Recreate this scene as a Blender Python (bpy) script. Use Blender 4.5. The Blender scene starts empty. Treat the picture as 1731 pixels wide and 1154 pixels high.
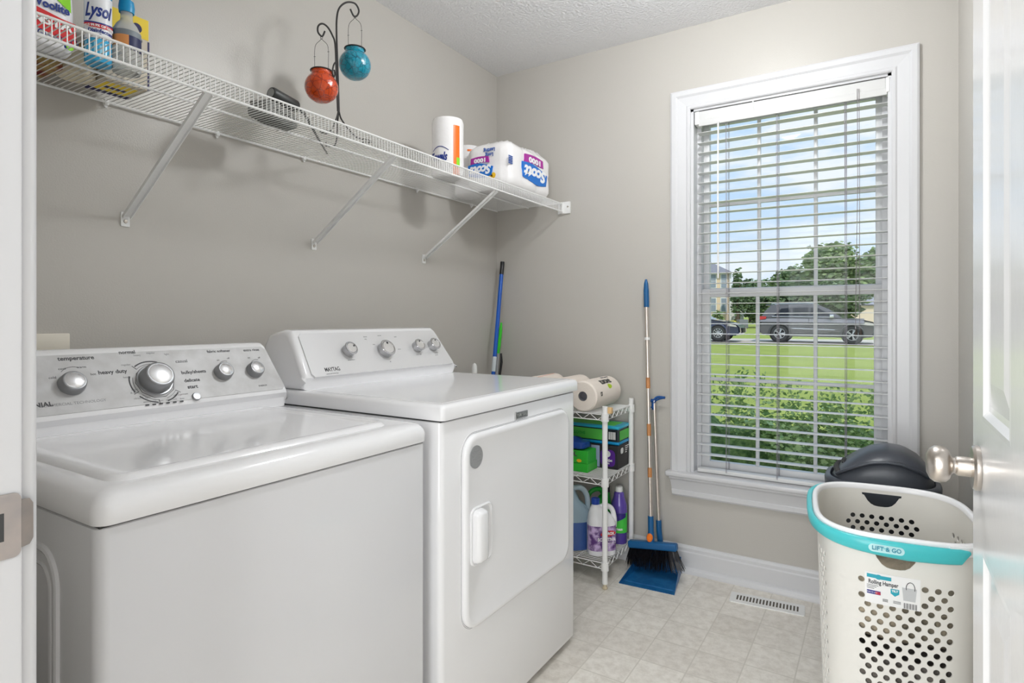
import bpy, bmesh, math, random
from mathutils import Vector, Matrix
random.seed(7)
R_ = random.Random(11)
COL = bpy.context.scene.collection
PI = math.pi
# ------------------------------------------------------------------ camera, world, exposure
FPX = 1000.0; CXP = 865.5; HOR = 540.0
CAM = Vector((1.762, -2.669, 1.129)); YAW = math.radians(31.95)
FW = Vector((-math.sin(YAW), math.cos(YAW), 0)); RT = Vector((math.cos(YAW), math.sin(YAW), 0))
cd = bpy.data.cameras.new('camera'); cam = bpy.data.objects.new('camera', cd); COL.objects.link(cam)
cd.sensor_fit = 'HORIZONTAL'; cd.sensor_width = 36.0; cd.lens = 36.0 * FPX / 1731.0
cd.shift_y = (HOR - 577.0) / 1731.0
cd.clip_start = 0.02; cd.clip_end = 600
cam.location = CAM; cam.rotation_euler = (PI/2, 0, YAW)
sc = bpy.context.scene; sc.camera = cam
sc.view_settings.view_transform = 'Standard'; sc.view_settings.look = 'None'
sc.view_settings.gamma = 1.0; sc.view_settings.use_curve_mapping = False
sc.view_settings.exposure = 0.14
sc.cycles.use_denoising = True
sc.cycles.max_bounces = 12; sc.cycles.diffuse_bounces = 6; sc.cycles.glossy_bounces = 5
sc.cycles.transparent_max_bounces = 24; sc.cycles.transmission_bounces = 8
sc.cycles.caustics_reflective = False; sc.cycles.caustics_refractive = False
sc.cycles.sample_clamp_indirect = 6.0
SKY_STRENGTH = 1.05; SUN_POWER = 2.2; LAMP_POWER = 26.0; HALL_LAMP_FILL = 4.0; HALL_PANEL_FILL = 76.0  # both hall values drive added, unseen fill lights

w = bpy.data.worlds.new('world'); sc.world = w; w.use_nodes = True
nt = w.node_tree; nt.nodes.clear()
def N(t, ty, **k):
    n = t.nodes.new(ty)
    for a, b in k.items(): setattr(n, a, b)
    return n
wo = N(nt, 'ShaderNodeOutputWorld'); bg = N(nt, 'ShaderNodeBackground'); tc = N(nt, 'ShaderNodeTexCoord')
sep = N(nt, 'ShaderNodeSeparateXYZ'); ramp = N(nt, 'ShaderNodeValToRGB')
mp = N(nt, 'ShaderNodeMapping'); mp.inputs['Scale'].default_value = (1.6, 1.6, 5.0)
nz = N(nt, 'ShaderNodeTexNoise'); nz.inputs['Scale'].default_value = 3.0; nz.inputs['Detail'].default_value = 7; nz.inputs['Roughness'].default_value = .6
cr = N(nt, 'ShaderNodeValToRGB'); mx = N(nt, 'ShaderNodeMix', data_type='RGBA')
ramp.color_ramp.elements[0].position = 0.0; ramp.color_ramp.elements[0].color = (.72, .80, .88, 1)
ramp.color_ramp.elements[1].position = 0.38; ramp.color_ramp.elements[1].color = (.28, .56, .90, 1)
cr.color_ramp.elements[0].position = .42; cr.color_ramp.elements[0].color = (0, 0, 0, 1)
cr.color_ramp.elements[1].position = .62; cr.color_ramp.elements[1].color = (1, 1, 1, 1)
L = nt.links.new
L(tc.outputs['Generated'], sep.inputs[0]); L(sep.outputs['Z'], ramp.inputs[0])
L(tc.outputs['Generated'], mp.inputs[0]); L(mp.outputs[0], nz.inputs['Vector']); L(nz.outputs[0], cr.inputs[0])
L(cr.outputs[0], mx.inputs[0]); L(ramp.outputs[0], mx.inputs[6]); mx.inputs[7].default_value = (.80, .86, .93, 1)
L(mx.outputs[2], bg.inputs[0]); bg.inputs[1].default_value = SKY_STRENGTH; L(bg.outputs[0], wo.inputs[0])

sd = bpy.data.lights.new('sun', 'SUN'); sd.energy = SUN_POWER; sd.angle = 0.02; sd.color = (1.0, .95, .87)
so = bpy.data.objects.new('sun', sd); COL.objects.link(so)
so.rotation_euler = (math.radians(38), 0, math.radians(40))       # shines towards the back garden from behind the house
pd = bpy.data.lights.new('window_portal', 'AREA'); pd.shape = 'RECTANGLE'; pd.size = .72; pd.size_y = 1.6; pd.cycles.is_portal = True
po = bpy.data.objects.new('window_portal', pd); COL.objects.link(po); po.location = (1.42, .17, 1.25); po.rotation_euler = (-PI/2, 0, 0)

# ------------------------------------------------------------------ helpers: pixels to surfaces
def ray(px, py): return FW + RT * ((px - CXP) / FPX) + Vector((0, 0, (HOR - py) / FPX))
def hitp(px, py, p, n):
    r = ray(px, py); n = Vector(n); k = (Vector(p) - CAM).dot(n) / r.dot(n); return CAM + r * k
def hx(px, py, x): return hitp(px, py, (x, 0, 0), (1, 0, 0))
def hy(px, py, y): return hitp(px, py, (0, y, 0), (0, 1, 0))
def hz(px, py, z): return hitp(px, py, (0, 0, z), (0, 0, 1))
def far(px, d, z=0): v = CAM + (FW + RT * ((px - CXP) / FPX)) * d; return Vector((v.x, v.y, z))

# ------------------------------------------------------------------ materials
MATS = {}
def mat(name, col=(.8, .8, .8), rough=.5, metal=0., coat=0., spec=.5, bump=None, vary=None, trans=0., ior=1.45, emit=0., sss=0.):
    """bump=(scale,strength,distance); vary=(scale,amount,colour2)"""
    if name in MATS: return MATS[name]
    m = bpy.data.materials.new(name); m.use_nodes = True; t = m.node_tree; b = t.nodes['Principled BSDF']
    b.inputs['Base Color'].default_value = (*col, 1); b.inputs['Roughness'].default_value = rough; b.inputs['Metallic'].default_value = metal
    b.inputs['Coat Weight'].default_value = coat; b.inputs['Coat Roughness'].default_value = .08
    b.inputs['Specular IOR Level'].default_value = spec
    b.inputs['Transmission Weight'].default_value = trans; b.inputs['IOR'].default_value = ior
    if emit: b.inputs['Emission Color'].default_value = (*col, 1); b.inputs['Emission Strength'].default_value = emit
    co = N(t, 'ShaderNodeTexCoord')
    if vary:
        n = N(t, 'ShaderNodeTexNoise'); n.inputs['Scale'].default_value = vary[0]; n.inputs['Detail'].default_value = 5
        r = N(t, 'ShaderNodeValToRGB'); r.color_ramp.elements[0].position = .5 - vary[1]/2; r.color_ramp.elements[1].position = .5 + vary[1]/2
        r.color_ramp.elements[0].color = (*col, 1); r.color_ramp.elements[1].color = (*vary[2], 1)
        t.links.new(co.outputs['Object'], n.inputs['Vector']); t.links.new(n.outputs[0], r.inputs[0]); t.links.new(r.outputs[0], b.inputs['Base Color'])
    if bump:
        n = N(t, 'ShaderNodeTexNoise'); n.inputs['Scale'].default_value = bump[0]; n.inputs['Detail'].default_value = 3
        bp = N(t, 'ShaderNodeBump'); bp.inputs['Strength'].default_value = bump[1]; bp.inputs['Distance'].default_value = bump[2]
        t.links.new(co.outputs['Object'], n.inputs['Vector']); t.links.new(n.outputs[0], bp.inputs['Height']); t.links.new(bp.outputs[0], b.inputs['Normal'])
    MATS[name] = m; return m
def srgb(r, g, b):
    f = lambda c: c/12.92 if c <= .04045 else ((c+.055)/1.055)**2.4
    return (f(r/255), f(g/255), f(b/255))
def smat(name, r, g, b, rough=.5, **k): return mat(name, srgb(r, g, b), rough, **k)

M_WALL = mat('wall_paint', (.50, .478, .442), .33, bump=(210, .35, .0012), spec=.5)
M_CEIL = mat('ceiling_texture', (.80, .80, .815), .9, bump=(95, 1.0, .006))
M_TRIM = mat('trim_gloss_white', (.63, .63, .645), .28)
M_DOOR = mat('door_gloss_white', (.88, .88, .89), .2, bump=(60, .12, .001))
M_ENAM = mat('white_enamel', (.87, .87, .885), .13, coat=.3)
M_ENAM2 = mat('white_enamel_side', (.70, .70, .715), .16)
M_GAP = mat('dark_gap', (.05, .05, .05), .8)
M_NICKEL = mat('satin_nickel', (.62, .57, .52), .28, metal=1)
M_STEEL = mat('strike_steel', (.52, .46, .42), .35, metal=1, vary=(40, .5, (.4, .37, .36)))
M_WIRE = mat('white_wire_coating', (.82, .82, .81), .35)
M_SLAT = mat('blind_slat_white', (.66, .66, .655), .35)
M_BLACK = mat('black_plastic', (.012, .012, .014), .4)
M_IRON = mat('black_iron', (.02, .018, .017), .45)
M_WHITEP = mat('white_plastic', (.80, .80, .79), .4)
M_INK = mat('dark_print', (.06, .06, .065), .6)
M_INKL = mat('light_grey_print', (.30, .30, .31), .6)

def glass_mat(name, tint=(1, 1, 1), refl=.06, rough=0.0):
    m = bpy.data.materials.new(name); m.use_nodes = True; t = m.node_tree; t.nodes.clear()
    o = N(t, 'ShaderNodeOutputMaterial'); a = N(t, 'ShaderNodeBsdfTransparent'); g = N(t, 'ShaderNodeBsdfGlossy'); s = N(t, 'ShaderNodeMixShader')
    a.inputs[0].default_value = (*tint, 1); g.inputs[1].default_value = rough; s.inputs[0].default_value = refl
    t.links.new(a.outputs[0], s.inputs[1]); t.links.new(g.outputs[0], s.inputs[2]); t.links.new(s.outputs[0], o.inputs[0]); return m
M_GLASS = glass_mat('window_glass', (.98, .985, .985), .006)

def floor_mat():
    m = bpy.data.materials.new('vinyl_tile_floor'); m.use_nodes = True; t = m.node_tree; b = t.nodes['Principled BSDF']; K = t.links.new
    co = N(t, 'ShaderNodeTexCoord'); mpn = N(t, 'ShaderNodeMapping'); mpn.inputs['Location'].default_value = (-.0365/.1495, .013/.152, 0)
    mpn.inputs['Scale'].default_value = (1/.1495, 1/.152, 1); K(co.outputs['Object'], mpn.inputs[0])
    fl = N(t, 'ShaderNodeVectorMath', operation='FLOOR'); K(mpn.outputs[0], fl.inputs[0])
    wn = N(t, 'ShaderNodeTexWhiteNoise', noise_dimensions='3D'); K(fl.outputs[0], wn.inputs[0])
    fr = N(t, 'ShaderNodeVectorMath', operation='FRACTION'); K(mpn.outputs[0], fr.inputs[0])
    sp = N(t, 'ShaderNodeSeparateXYZ'); K(fr.outputs[0], sp.inputs[0])
    def edge(o):
        a = N(t, 'ShaderNodeMath', operation='SUBTRACT'); K(o, a.inputs[0]); a.inputs[1].default_value = .5
        c = N(t, 'ShaderNodeMath', operation='ABSOLUTE'); K(a.outputs[0], c.inputs[0])
        d = N(t, 'ShaderNodeMath', operation='GREATER_THAN'); K(c.outputs[0], d.inputs[0]); d.inputs[1].default_value = .486; return d.outputs[0]
    mxe = N(t, 'ShaderNodeMath', operation='MAXIMUM'); K(edge(sp.outputs[0]), mxe.inputs[0]); K(edge(sp.outputs[1]), mxe.inputs[1])
    tile = N(t, 'ShaderNodeValToRGB'); e = tile.color_ramp.elements
    e[0].position = 0; e[0].color = (.76, .72, .66, 1); e[1].position = 1; e[1].color = (.86, .825, .765, 1); K(wn.outputs[0], tile.inputs[0])
    nn = N(t, 'ShaderNodeTexNoise'); nn.inputs['Scale'].default_value = 26; nn.inputs['Detail'].default_value = 9; nn.inputs['Roughness'].default_value = .75
    K(co.outputs['Object'], nn.inputs['Vector'])
    rp = N(t, 'ShaderNodeValToRGB'); rp.color_ramp.elements[0].position = .36; rp.color_ramp.elements[0].color = (.80, .785, .76, 1)
    rp.color_ramp.elements[1].position = .58; rp.color_ramp.elements[1].color = (1, 1, 1, 1); K(nn.outputs[0], rp.inputs[0])
    mu = N(t, 'ShaderNodeMix', data_type='RGBA', blend_type='MULTIPLY'); mu.inputs[0].default_value = 1; K(tile.outputs[0], mu.inputs[6]); K(rp.outputs[0], mu.inputs[7])
    ge = N(t, 'ShaderNodeMix', data_type='RGBA'); ms = N(t, 'ShaderNodeMath', operation='MULTIPLY'); ms.inputs[1].default_value = .75
    K(mxe.outputs[0], ms.inputs[0]); K(ms.outputs[0], ge.inputs[0]); K(mu.outputs[2], ge.inputs[6]); ge.inputs[7].default_value = (.60, .565, .50, 1)
    K(ge.outputs[2], b.inputs['Base Color']); b.inputs['Roughness'].default_value = .38
    bp = N(t, 'ShaderNodeBump'); bp.inputs['Strength'].default_value = .15; bp.inputs['Distance'].default_value = .001; K(nn.outputs[0], bp.inputs['Height']); K(bp.outputs[0], b.inputs['Normal'])
    return m
def leaf_mat(name, c1, c2, rough=.5):
    m = bpy.data.materials.new(name); m.use_nodes = True; t = m.node_tree; b = t.nodes['Principled BSDF']
    g = N(t, 'ShaderNodeNewGeometry'); r = N(t, 'ShaderNodeValToRGB'); r.color_ramp.elements[0].color = (*c1, 1); r.color_ramp.elements[1].color = (*c2, 1)
    t.links.new(g.outputs['Random Per Island'], r.inputs[0]); t.links.new(r.outputs[0], b.inputs['Base Color']); b.inputs['Roughness'].default_value = rough
    b.inputs['Specular IOR Level'].default_value = .2
    return m

# ------------------------------------------------------------------ mesh helpers
def NB(): return bmesh.new()
def box(bm, x0, x1, y0, y1, z0, z1):
    v = [bm.verts.new(p) for p in ((x0,y0,z0),(x1,y0,z0),(x1,y1,z0),(x0,y1,z0),(x0,y0,z1),(x1,y0,z1),(x1,y1,z1),(x0,y1,z1))]
    for f in ((0,3,2,1),(4,5,6,7),(0,1,5,4),(1,2,6,5),(2,3,7,6),(3,0,4,7)): bm.faces.new([v[i] for i in f])
    return bm
def merge(bm, b2, M=None):
    if M is not None: b2.transform(M)
    me = bpy.data.meshes.new('t'); b2.to_mesh(me); bm.from_mesh(me); bpy.data.meshes.remove(me); b2.free(); return bm
def rbox(bm, x0, x1, y0, y1, z0, z1, r=.005, seg=3, M=None, vert=None):
    """bevelled box; vert = larger radius for the four upright edges"""
    b = NB(); box(b, x0, x1, y0, y1, z0, z1)
    if vert:
        ed = [e for e in b.edges if abs(e.verts[0].co.z - e.verts[1].co.z) > 1e-6]
        bmesh.ops.bevel(b, geom=ed, offset=vert, segments=6, profile=.5, affect='EDGES')
        ed = [e for e in b.edges if abs(e.verts[0].co.z - e.verts[1].co.z) < 1e-7 and len(e.link_faces) == 2 and abs(e.link_faces[0].normal.z) + abs(e.link_faces[1].normal.z) > .9 and abs(abs(e.link_faces[0].normal.z) - abs(e.link_faces[1].normal.z)) > .5]
        bmesh.ops.bevel(b, geom=ed, offset=r, segments=seg, profile=.5, affect='EDGES')
    else:
        bmesh.ops.bevel(b, geom=b.edges[:], offset=r, segments=seg, profile=.5, affect='EDGES')
    return merge(bm, b, M)
def frame_for(d):
    d = d.normalized(); a = Vector((0, 0, 1)) if abs(d.z) < .9 else Vector((1, 0, 0))
    u = d.cross(a).normalized(); return u, d.cross(u).normalized()
def tube(bm, pts, r, n=8, closed=False, cap=True):
    pts = [Vector(p) for p in pts]; k = len(pts); rr = r if isinstance(r, (list, tuple)) else [r]*k
    rings = []; u = None
    for i, p in enumerate(pts):
        a = pts[(i-1) % k] if (closed or i > 0) else p; b = pts[(i+1) % k] if (closed or i < k-1) else p
        d = (b - a).normalized()
        if u is None: u, v = frame_for(d)
        else:
            u = (u - d * u.dot(d)).normalized(); v = d.cross(u)
        rings.append([bm.verts.new(p + (u*math.cos(2*PI*j/n) + v*math.sin(2*PI*j/n)) * rr[i]) for j in range(n)])
    m = k if closed else k-1
    for i in range(m):
        A, B = rings[i], rings[(i+1) % k]
        for j in range(n): bm.faces.new((A[j], A[(j+1) % n], B[(j+1) % n], B[j]))
    if cap and not closed:
        bm.faces.new(rings[0][::-1]); bm.faces.new(rings[-1])
    return bm
def lathe(bm, prof, M=None, n=32, sx=1., sy=1., cap=True):
    """prof list of (radius,height) about local Z"""
    M = M or Matrix(); rings = []
    for r, h in prof:
        if r < 1e-6: rings.append([bm.verts.new(M @ Vector((0, 0, h)))])
        else: rings.append([bm.verts.new(M @ Vector((r*sx*math.cos(2*PI*j/n), r*sy*math.sin(2*PI*j/n), h))) for j in range(n)])
    for A, B in zip(rings, rings[1:]):
        if len(A) == 1 and len(B) == 1: continue
        for j in range(n):
            a = A[j % len(A)]; a2 = A[(j+1) % len(A)]; b = B[j % len(B)]; b2 = B[(j+1) % len(B)]
            if len(A) == 1: bm.faces.new((a, b2, b))
            elif len(B) == 1: bm.faces.new((a, a2, b))
            else: bm.faces.new((a, a2, b2, b))
    if cap and len(rings[0]) > 1: bm.faces.new(rings[0][::-1])
    if cap and len(rings[-1]) > 1: bm.faces.new(rings[-1])
    return bm
def prism(bm, poly, f, a, b):
    """poly of (u,v); f(u,v,t)->point; extruded t=a..b"""
    A = [bm.verts.new(f(u, v, a)) for u, v in poly]; B = [bm.verts.new(f(u, v, b)) for u, v in poly]; n = len(poly)
    bm.faces.new(A[::-1]); bm.faces.new(B)
    for i in range(n): bm.faces.new((A[i], A[(i+1) % n], B[(i+1) % n], B[i]))
    return bm
def rrect(w, h, r, n=6):
    pts = []
    for cx, cy, a0 in ((w/2-r, h/2-r, 0), (-w/2+r, h/2-r, PI/2), (-w/2+r, -h/2+r, PI), (w/2-r, -h/2+r, 3*PI/2)):
        for i in range(n+1):
            a = a0 + PI/2*i/n; pts.append((cx + r*math.cos(a), cy + r*math.sin(a)))
    return pts
def loft(bm, rings, cap0=True, cap1=True):
    V = [[bm.verts.new(p) for p in r] for r in rings]; n = len(V[0])
    for A, B in zip(V, V[1:]):
        for j in range(n): bm.faces.new((A[j], A[(j+1) % n], B[(j+1) % n], B[j]))
    if cap0: bm.faces.new(V[0][::-1])
    if cap1: bm.faces.new(V[-1])
    return V
def axes(o, u, v):
    """matrix with local x->u, y->v, z->u x v, origin o"""
    u = Vector(u).normalized(); v = Vector(v); v = (v - u*v.dot(u)).normalized(); n = u.cross(v)
    return Matrix(((u.x, v.x, n.x, o[0]), (u.y, v.y, n.y, o[1]), (u.z, v.z, n.z, o[2]), (0, 0, 0, 1)))
def T(x, y, z): return Matrix.Translation((x, y, z))
def RZ(a): return Matrix.Rotation(a, 4, 'Z')
def RX(a): return Matrix.Rotation(a, 4, 'X')
def RY(a): return Matrix.Rotation(a, 4, 'Y')
def bez(p, n=16):
    """Catmull-Rom through points"""
    P = [Vector(q) for q in p]; P = [P[0]*2-P[1]] + P + [P[-1]*2-P[-2]]; out = []
    for i in range(1, len(P)-2):
        for k in range(n):
            t = k/n; a, b, c, d = P[i-1], P[i], P[i+1], P[i+2]
            out.append(.5*((2*b)+(c-a)*t+(2*a-5*b+4*c-d)*t*t+(3*b-a-3*c+d)*t**3))
    out.append(P[-2]); return out
_tx = {}
def text_bm(s, size, ext=.0, shear=0., bold=0.):
    cu = bpy.data.curves.new('t', 'FONT'); cu.body = s; cu.size = size; cu.align_x = 'CENTER'; cu.align_y = 'CENTER'; cu.shear = shear
    cu.extrude = ext; cu.offset = bold; cu.resolution_u = 3
    o = bpy.data.objects.new('t', cu); COL.objects.link(o)
    dg = bpy.context.evaluated_depsgraph_get(); dg.update(); oe = o.evaluated_get(dg); me = bpy.data.meshes.new_from_object(oe)
    b = NB(); b.from_mesh(me); bpy.data.meshes.remove(me); bpy.data.objects.remove(o); bpy.data.curves.remove(cu); return b
def write(bm, s, size, M=None, f=None, ext=.0003, shear=0., bold=0., fit=None):
    b = text_bm(s, size, ext, shear, bold)
    if fit and b.verts:
        xs = [v.co.x for v in b.verts]; wd = max(xs)-min(xs); c = (max(xs)+min(xs))/2
        for v in b.verts: v.co.x = (v.co.x-c)*fit/wd
    if f:
        for v in b.verts: v.co = f(*v.co)
    return merge(bm, b, M)
def cylmap(cx, cy, r, a0, z0):
    """text plane -> outside of an upright cylinder, centred at angle a0"""
    return lambda u, v, t: Vector((cx + (r+t)*math.cos(a0 + u/r), cy + (r+t)*math.sin(a0 + u/r), z0 + v))
def cylpatch(bm, cx, cy, r, a0, a1, z0, z1, n=16, th=.0006, f=None):
    A = []
    for i in range(n+1):
        a = a0 + (a1-a0)*i/n; lo, hi = (z0, z1) if f is None else f(i/n)
        A.append([bm.verts.new((cx+q*math.cos(a), cy+q*math.sin(a), z)) for q, z in ((r, lo), (r+th, lo), (r+th, hi), (r, hi))])
    for p, q in zip(A, A[1:]):
        for j in range(4): bm.faces.new((p[j], q[j], q[(j+1) % 4], p[(j+1) % 4]))
    bm.faces.new(A[0]); bm.faces.new(A[-1][::-1]); return bm

# ------------------------------------------------------------------ object helpers
MW = {}
def finish(o, bm, m, smooth, ang=38):
    if ang is not None: bmesh.ops.recalc_face_normals(bm, faces=bm.faces[:])
    else: smooth = False
    if smooth:
        for f in bm.faces: f.smooth = True
        for e in bm.edges:
            if len(e.link_faces) == 2 and e.calc_face_angle(0) > math.radians(ang): e.smooth = False
    bm.to_mesh(o.data); bm.free()
    for q in (m if isinstance(m, (list, tuple)) else [m]): o.data.materials.append(q)
def tag(o, label=None, cat=None, group=None, kind=None):
    if label: o['label'] = label
    if cat: o['category'] = cat
    if group: o['group'] = group
    if kind: o['kind'] = kind
    return o
def thing(name, label, cat, loc, rotz=0., group=None):
    o = bpy.data.objects.new(name, None); COL.objects.link(o); o.empty_display_size = .05
    o.location = loc; o.rotation_euler = (0, 0, rotz); MW[o.name] = T(*loc) @ RZ(rotz)
    return tag(o, label, cat, group)
def part(name, bm, m, parent, w=True, smooth=True, label=None, ang=38):
    """w: mesh given in world coordinates"""
    o = bpy.data.objects.new(name, bpy.data.meshes.new(name)); COL.objects.link(o)
    if w: bm.transform(MW[parent.name].inverted())
    finish(o, bm, m, smooth, ang); o.parent = parent; MW[o.name] = MW[parent.name]
    if label: o['label'] = label
    return o
def solo(name, bm, m, loc=(0, 0, 0), label=None, cat=None, group=None, kind=None, smooth=True, w=True, ang=38):
    o = bpy.data.objects.new(name, bpy.data.meshes.new(name)); COL.objects.link(o)
    if w: bm.transform(T(*loc).inverted())
    finish(o, bm, m, smooth, ang); o.location = loc; MW[o.name] = T(*loc); return tag(o, label, cat, group, kind)
def struct(name, bm, m, loc=(0, 0, 0), smooth=False): return solo(name, bm, m, loc, kind='structure', smooth=smooth)
def dup(root, loc, rotz=0., label=None, group=None):
    r = root.copy(); COL.objects.link(r); r.location = loc; r.rotation_euler = (0, 0, rotz); MW[r.name] = T(*loc) @ RZ(rotz)
    if label: r['label'] = label
    if group: r['group'] = group
    def kids(a, b):
        for ch in list(a.children):
            c = ch.copy(); COL.objects.link(c); c.parent = b; kids(ch, c)
    kids(root, r); return r

# ================================================================== THE ROOM
YN = -2.447          # room face of the near wall
XJ = 1.098           # latch jamb face
XH = 1.908           # hinge jamb face
H = 2.44
b = NB(); box(b, -.12, 3.4, -4.3, 0.14, -.12, 0); struct('floor', b, floor_mat())
b = NB(); box(b, -.12, 3.4, -4.3, 0.14, H, H+.2); struct('ceiling', b, M_CEIL)
b = NB(); box(b, -.12, 0, -4.3, .14, 0, H); struct('wall_left', b, M_WALL)
b = NB(); box(b, 2.0, 2.12, YN-.12, 0, 0, H); struct('wall_right', b, M_WALL)
WX0, WX1, WZ0, WZ1 = 1.041, 1.796, .449, 2.066
b = NB(); box(b, 0, WX0, 0, .14, 0, H); box(b, WX1, 2.12, 0, .14, 0, H); box(b, WX0, WX1, 0, .14, 0, WZ0-.03); box(b, WX0, WX1, 0, .14, WZ1, H)
struct('wall_back', b, M_WALL)
b = NB(); box(b, 0, XJ-.02, YN-.12, YN, 0, H); box(b, XH+.02, 2.0, YN-.12, YN, 0, H); box(b, XJ-.02, XH+.02, YN-.12, YN, 2.07, H)
struct('wall_front', b, M_WALL)
# hall behind the doorway
M_HALL = mat('hall_paint', (.62, .60, .56), .6)
b = NB(); box(b, 0, 3.4, -4.42, -4.3, 0, H); box(b, 3.4, 3.5, -4.42, YN, 0, H); box(b, 2.12, 3.5, YN-.12, YN, 0, H); struct('wall_hall', b, M_HALL)
# door frame (jamb, stop, casing with rounded edge)
def casing_profile(n=0):  # (across 0..w, out from wall)
    return [(0, 0), (0, .010), (.006, .013), (.016, .013), (.022, .010), (.050, .013), (.062, .020), (.078, .020), (.086, .015), (.086, 0)]
b = NB()
for x, s in ((XJ, -1), (XH, 1)):
    rbox(b, min(x, x+s*.02), max(x, x+s*.02), YN-.125, YN, 0, 2.05, .003, 2)
    rbox(b, min(x+s*.006, x+s*.078), max(x+s*.006, x+s*.078), YN-.142, YN-.123, 0, 2.12, .006, 3)
    rbox(b, min(x+s*.006, x+s*.078), max(x+s*.006, x+s*.078), YN-.002, YN+.014, 0, 2.12, .006, 3)
rbox(b, XJ, XH, YN-.125, YN, 2.05, 2.07, .003, 2); rbox(b, XJ-.078, XH+.078, YN-.142, YN-.123, 2.056, 2.13, .006, 3); rbox(b, XJ-.078, XH+.078, YN-.002, YN+.014, 2.056, 2.13, .006, 3)
rbox(b, XJ-.001, XJ+.011, YN-.085, YN-.042, 0, 2.05, .003, 2)
fr = struct('trim_1', b, M_TRIM, (XJ, YN, 0), smooth=True)
b = NB(); zc = .944
prism(b, rrect(.032, .058, .006), lambda u, v, t: Vector((XJ + t, YN - .018 + u, zc + v)), -.001, .0016)
prism(b, [(0, -.022), (.008, -.021), (.011, -.016), (.011, .016), (.008, .021), (0, .022)], lambda u, v, t: Vector((XJ + t - u*.25, YN - .003 + u, zc + v)), -.0002, .0016)
sp = part('strike_plate', b, M_STEEL, fr, label='worn nickel strike plate on the white door jamb')
b = NB(); rbox(b, XJ-.0005, XJ+.0018, YN-.028, YN-.014, zc-.013, zc+.013, .0006, 1)
part('latch_hole', b, M_GAP, sp)

# open door, along the right wall
DX = 1.868; DY1 = hx(1645, 783, DX).y; DY0 = YN - .005
door = tag(thing('door_1', None, None, (DX, DY0, 0)), kind='structure')
def panel_door():
    # a face sheet with sunk panels: fields cut by recursion
    b = NB(); th = .035
    dw = DY1 - DY0
    p1 = DY1 - hx(1661, 700, DX).y            # stile width
    pw = hx(1661, 696, DX).y - hx(1709, 760, DX).y
    ms = dw - 2*p1 - 2*pw
    ys = [DY0, DY0 + p1, DY0 + p1 + pw, DY1 - p1 - pw, DY1 - p1, DY1]
    zs = [.008, .22, .845, 1.005, 1.66, 1.765, 1.935, 2.04]
    fields = {(1, 1), (3, 1), (1, 3), (3, 3), (1, 5), (3, 5)}
    for i in range(5):
        for j in range(7):
            y0, y1, z0, z1 = ys[i], ys[i+1], zs[j], zs[j+1]
            if (i, j) in fields:
                lv = [(0, 0), (.006, -.0003), (.013, .0048), (.020, .0055), (.050, .0015), (.052, .0015)]
                for (a, d), (a2, d2) in zip(lv, lv[1:]):
                    q0 = [(y0+a, z0+a), (y1-a, z0+a), (y1-a, z1-a), (y0+a, z1-a)]; q1 = [(y0+a2, z0+a2), (y1-a2, z0+a2), (y1-a2, z1-a2), (y0+a2, z1-a2)]
                    A = [b.verts.new((DX+d, p[0], p[1])) for p in q0]; B = [b.verts.new((DX+d2, p[0], p[1])) for p in q1]
                    for k in range(4): b.faces.new((A[k], A[(k+1) % 4], B[(k+1) % 4], B[k]))
                b.faces.new([b.verts.new((DX+.0015, p[0], p[1])) for p in q1])
            else:
                b.faces.new([b.verts.new((DX, p[0], p[1])) for p in ((y0, z0), (y1, z0), (y1, z1), (y0, z1))])
    bmesh.ops.remove_doubles(b, verts=b.verts[:], dist=1e-5)
    c = NB(); v = [(DX, DY0), (DX+th, DY0), (DX+th, DY1), (DX, DY1)]
    A = [c.verts.new((x, y, .008)) for x, y in v]; B = [c.verts.new((x, y, 2.04)) for x, y in v]
    for k in range(3): c.faces.new((A[k], A[k+1], B[k+1], B[k]))
    c.faces.new(A); c.faces.new(B[::-1]); merge(b, c)
    bmesh.ops.remove_doubles(b, verts=b.verts[:], dist=1e-5); return b
part('door_leaf', panel_door(), M_DOOR, door, smooth=False)
kc = hx(1651, 783, DX); kc.y = DY1 - .062 if abs(kc.y-(DY1-.062)) < .03 else kc.y
def knob(side):
    Mk = axes((DX if side < 0 else DX+.035, kc.y, .941), (0, 1, 0), (0, 0, -1) if side < 0 else (0, 0, 1))
    b1 = NB(); lathe(b1, [(0, 0), (.028, 0), (.0285, .002), (.0285, .005), (.026, .008), (.015, .009)], Mk, 40)
    b2 = NB(); lathe(b2, [(.0125, .006), (.0125, .008), (.0125, .022), (.0115, .024), (.0105, .025), (.0105, .027), (.012, .029), (.018, .031), (.0225, .035), (.0238, .041), (.0232, .047), (.0195, .052), (.012, .0555), (0, .0565)], Mk, 40)
    ks = part('knob', b2, M_NICKEL, door, label='satin nickel round knob'); part('rosette', b1, M_NICKEL, ks)
knob(-1); 
b = NB(); box(b, DX+.004, DX+.031, DY1-.0005, DY1+.001, .907, .965); part('latch_plate', b, M_NICKEL, door)

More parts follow.
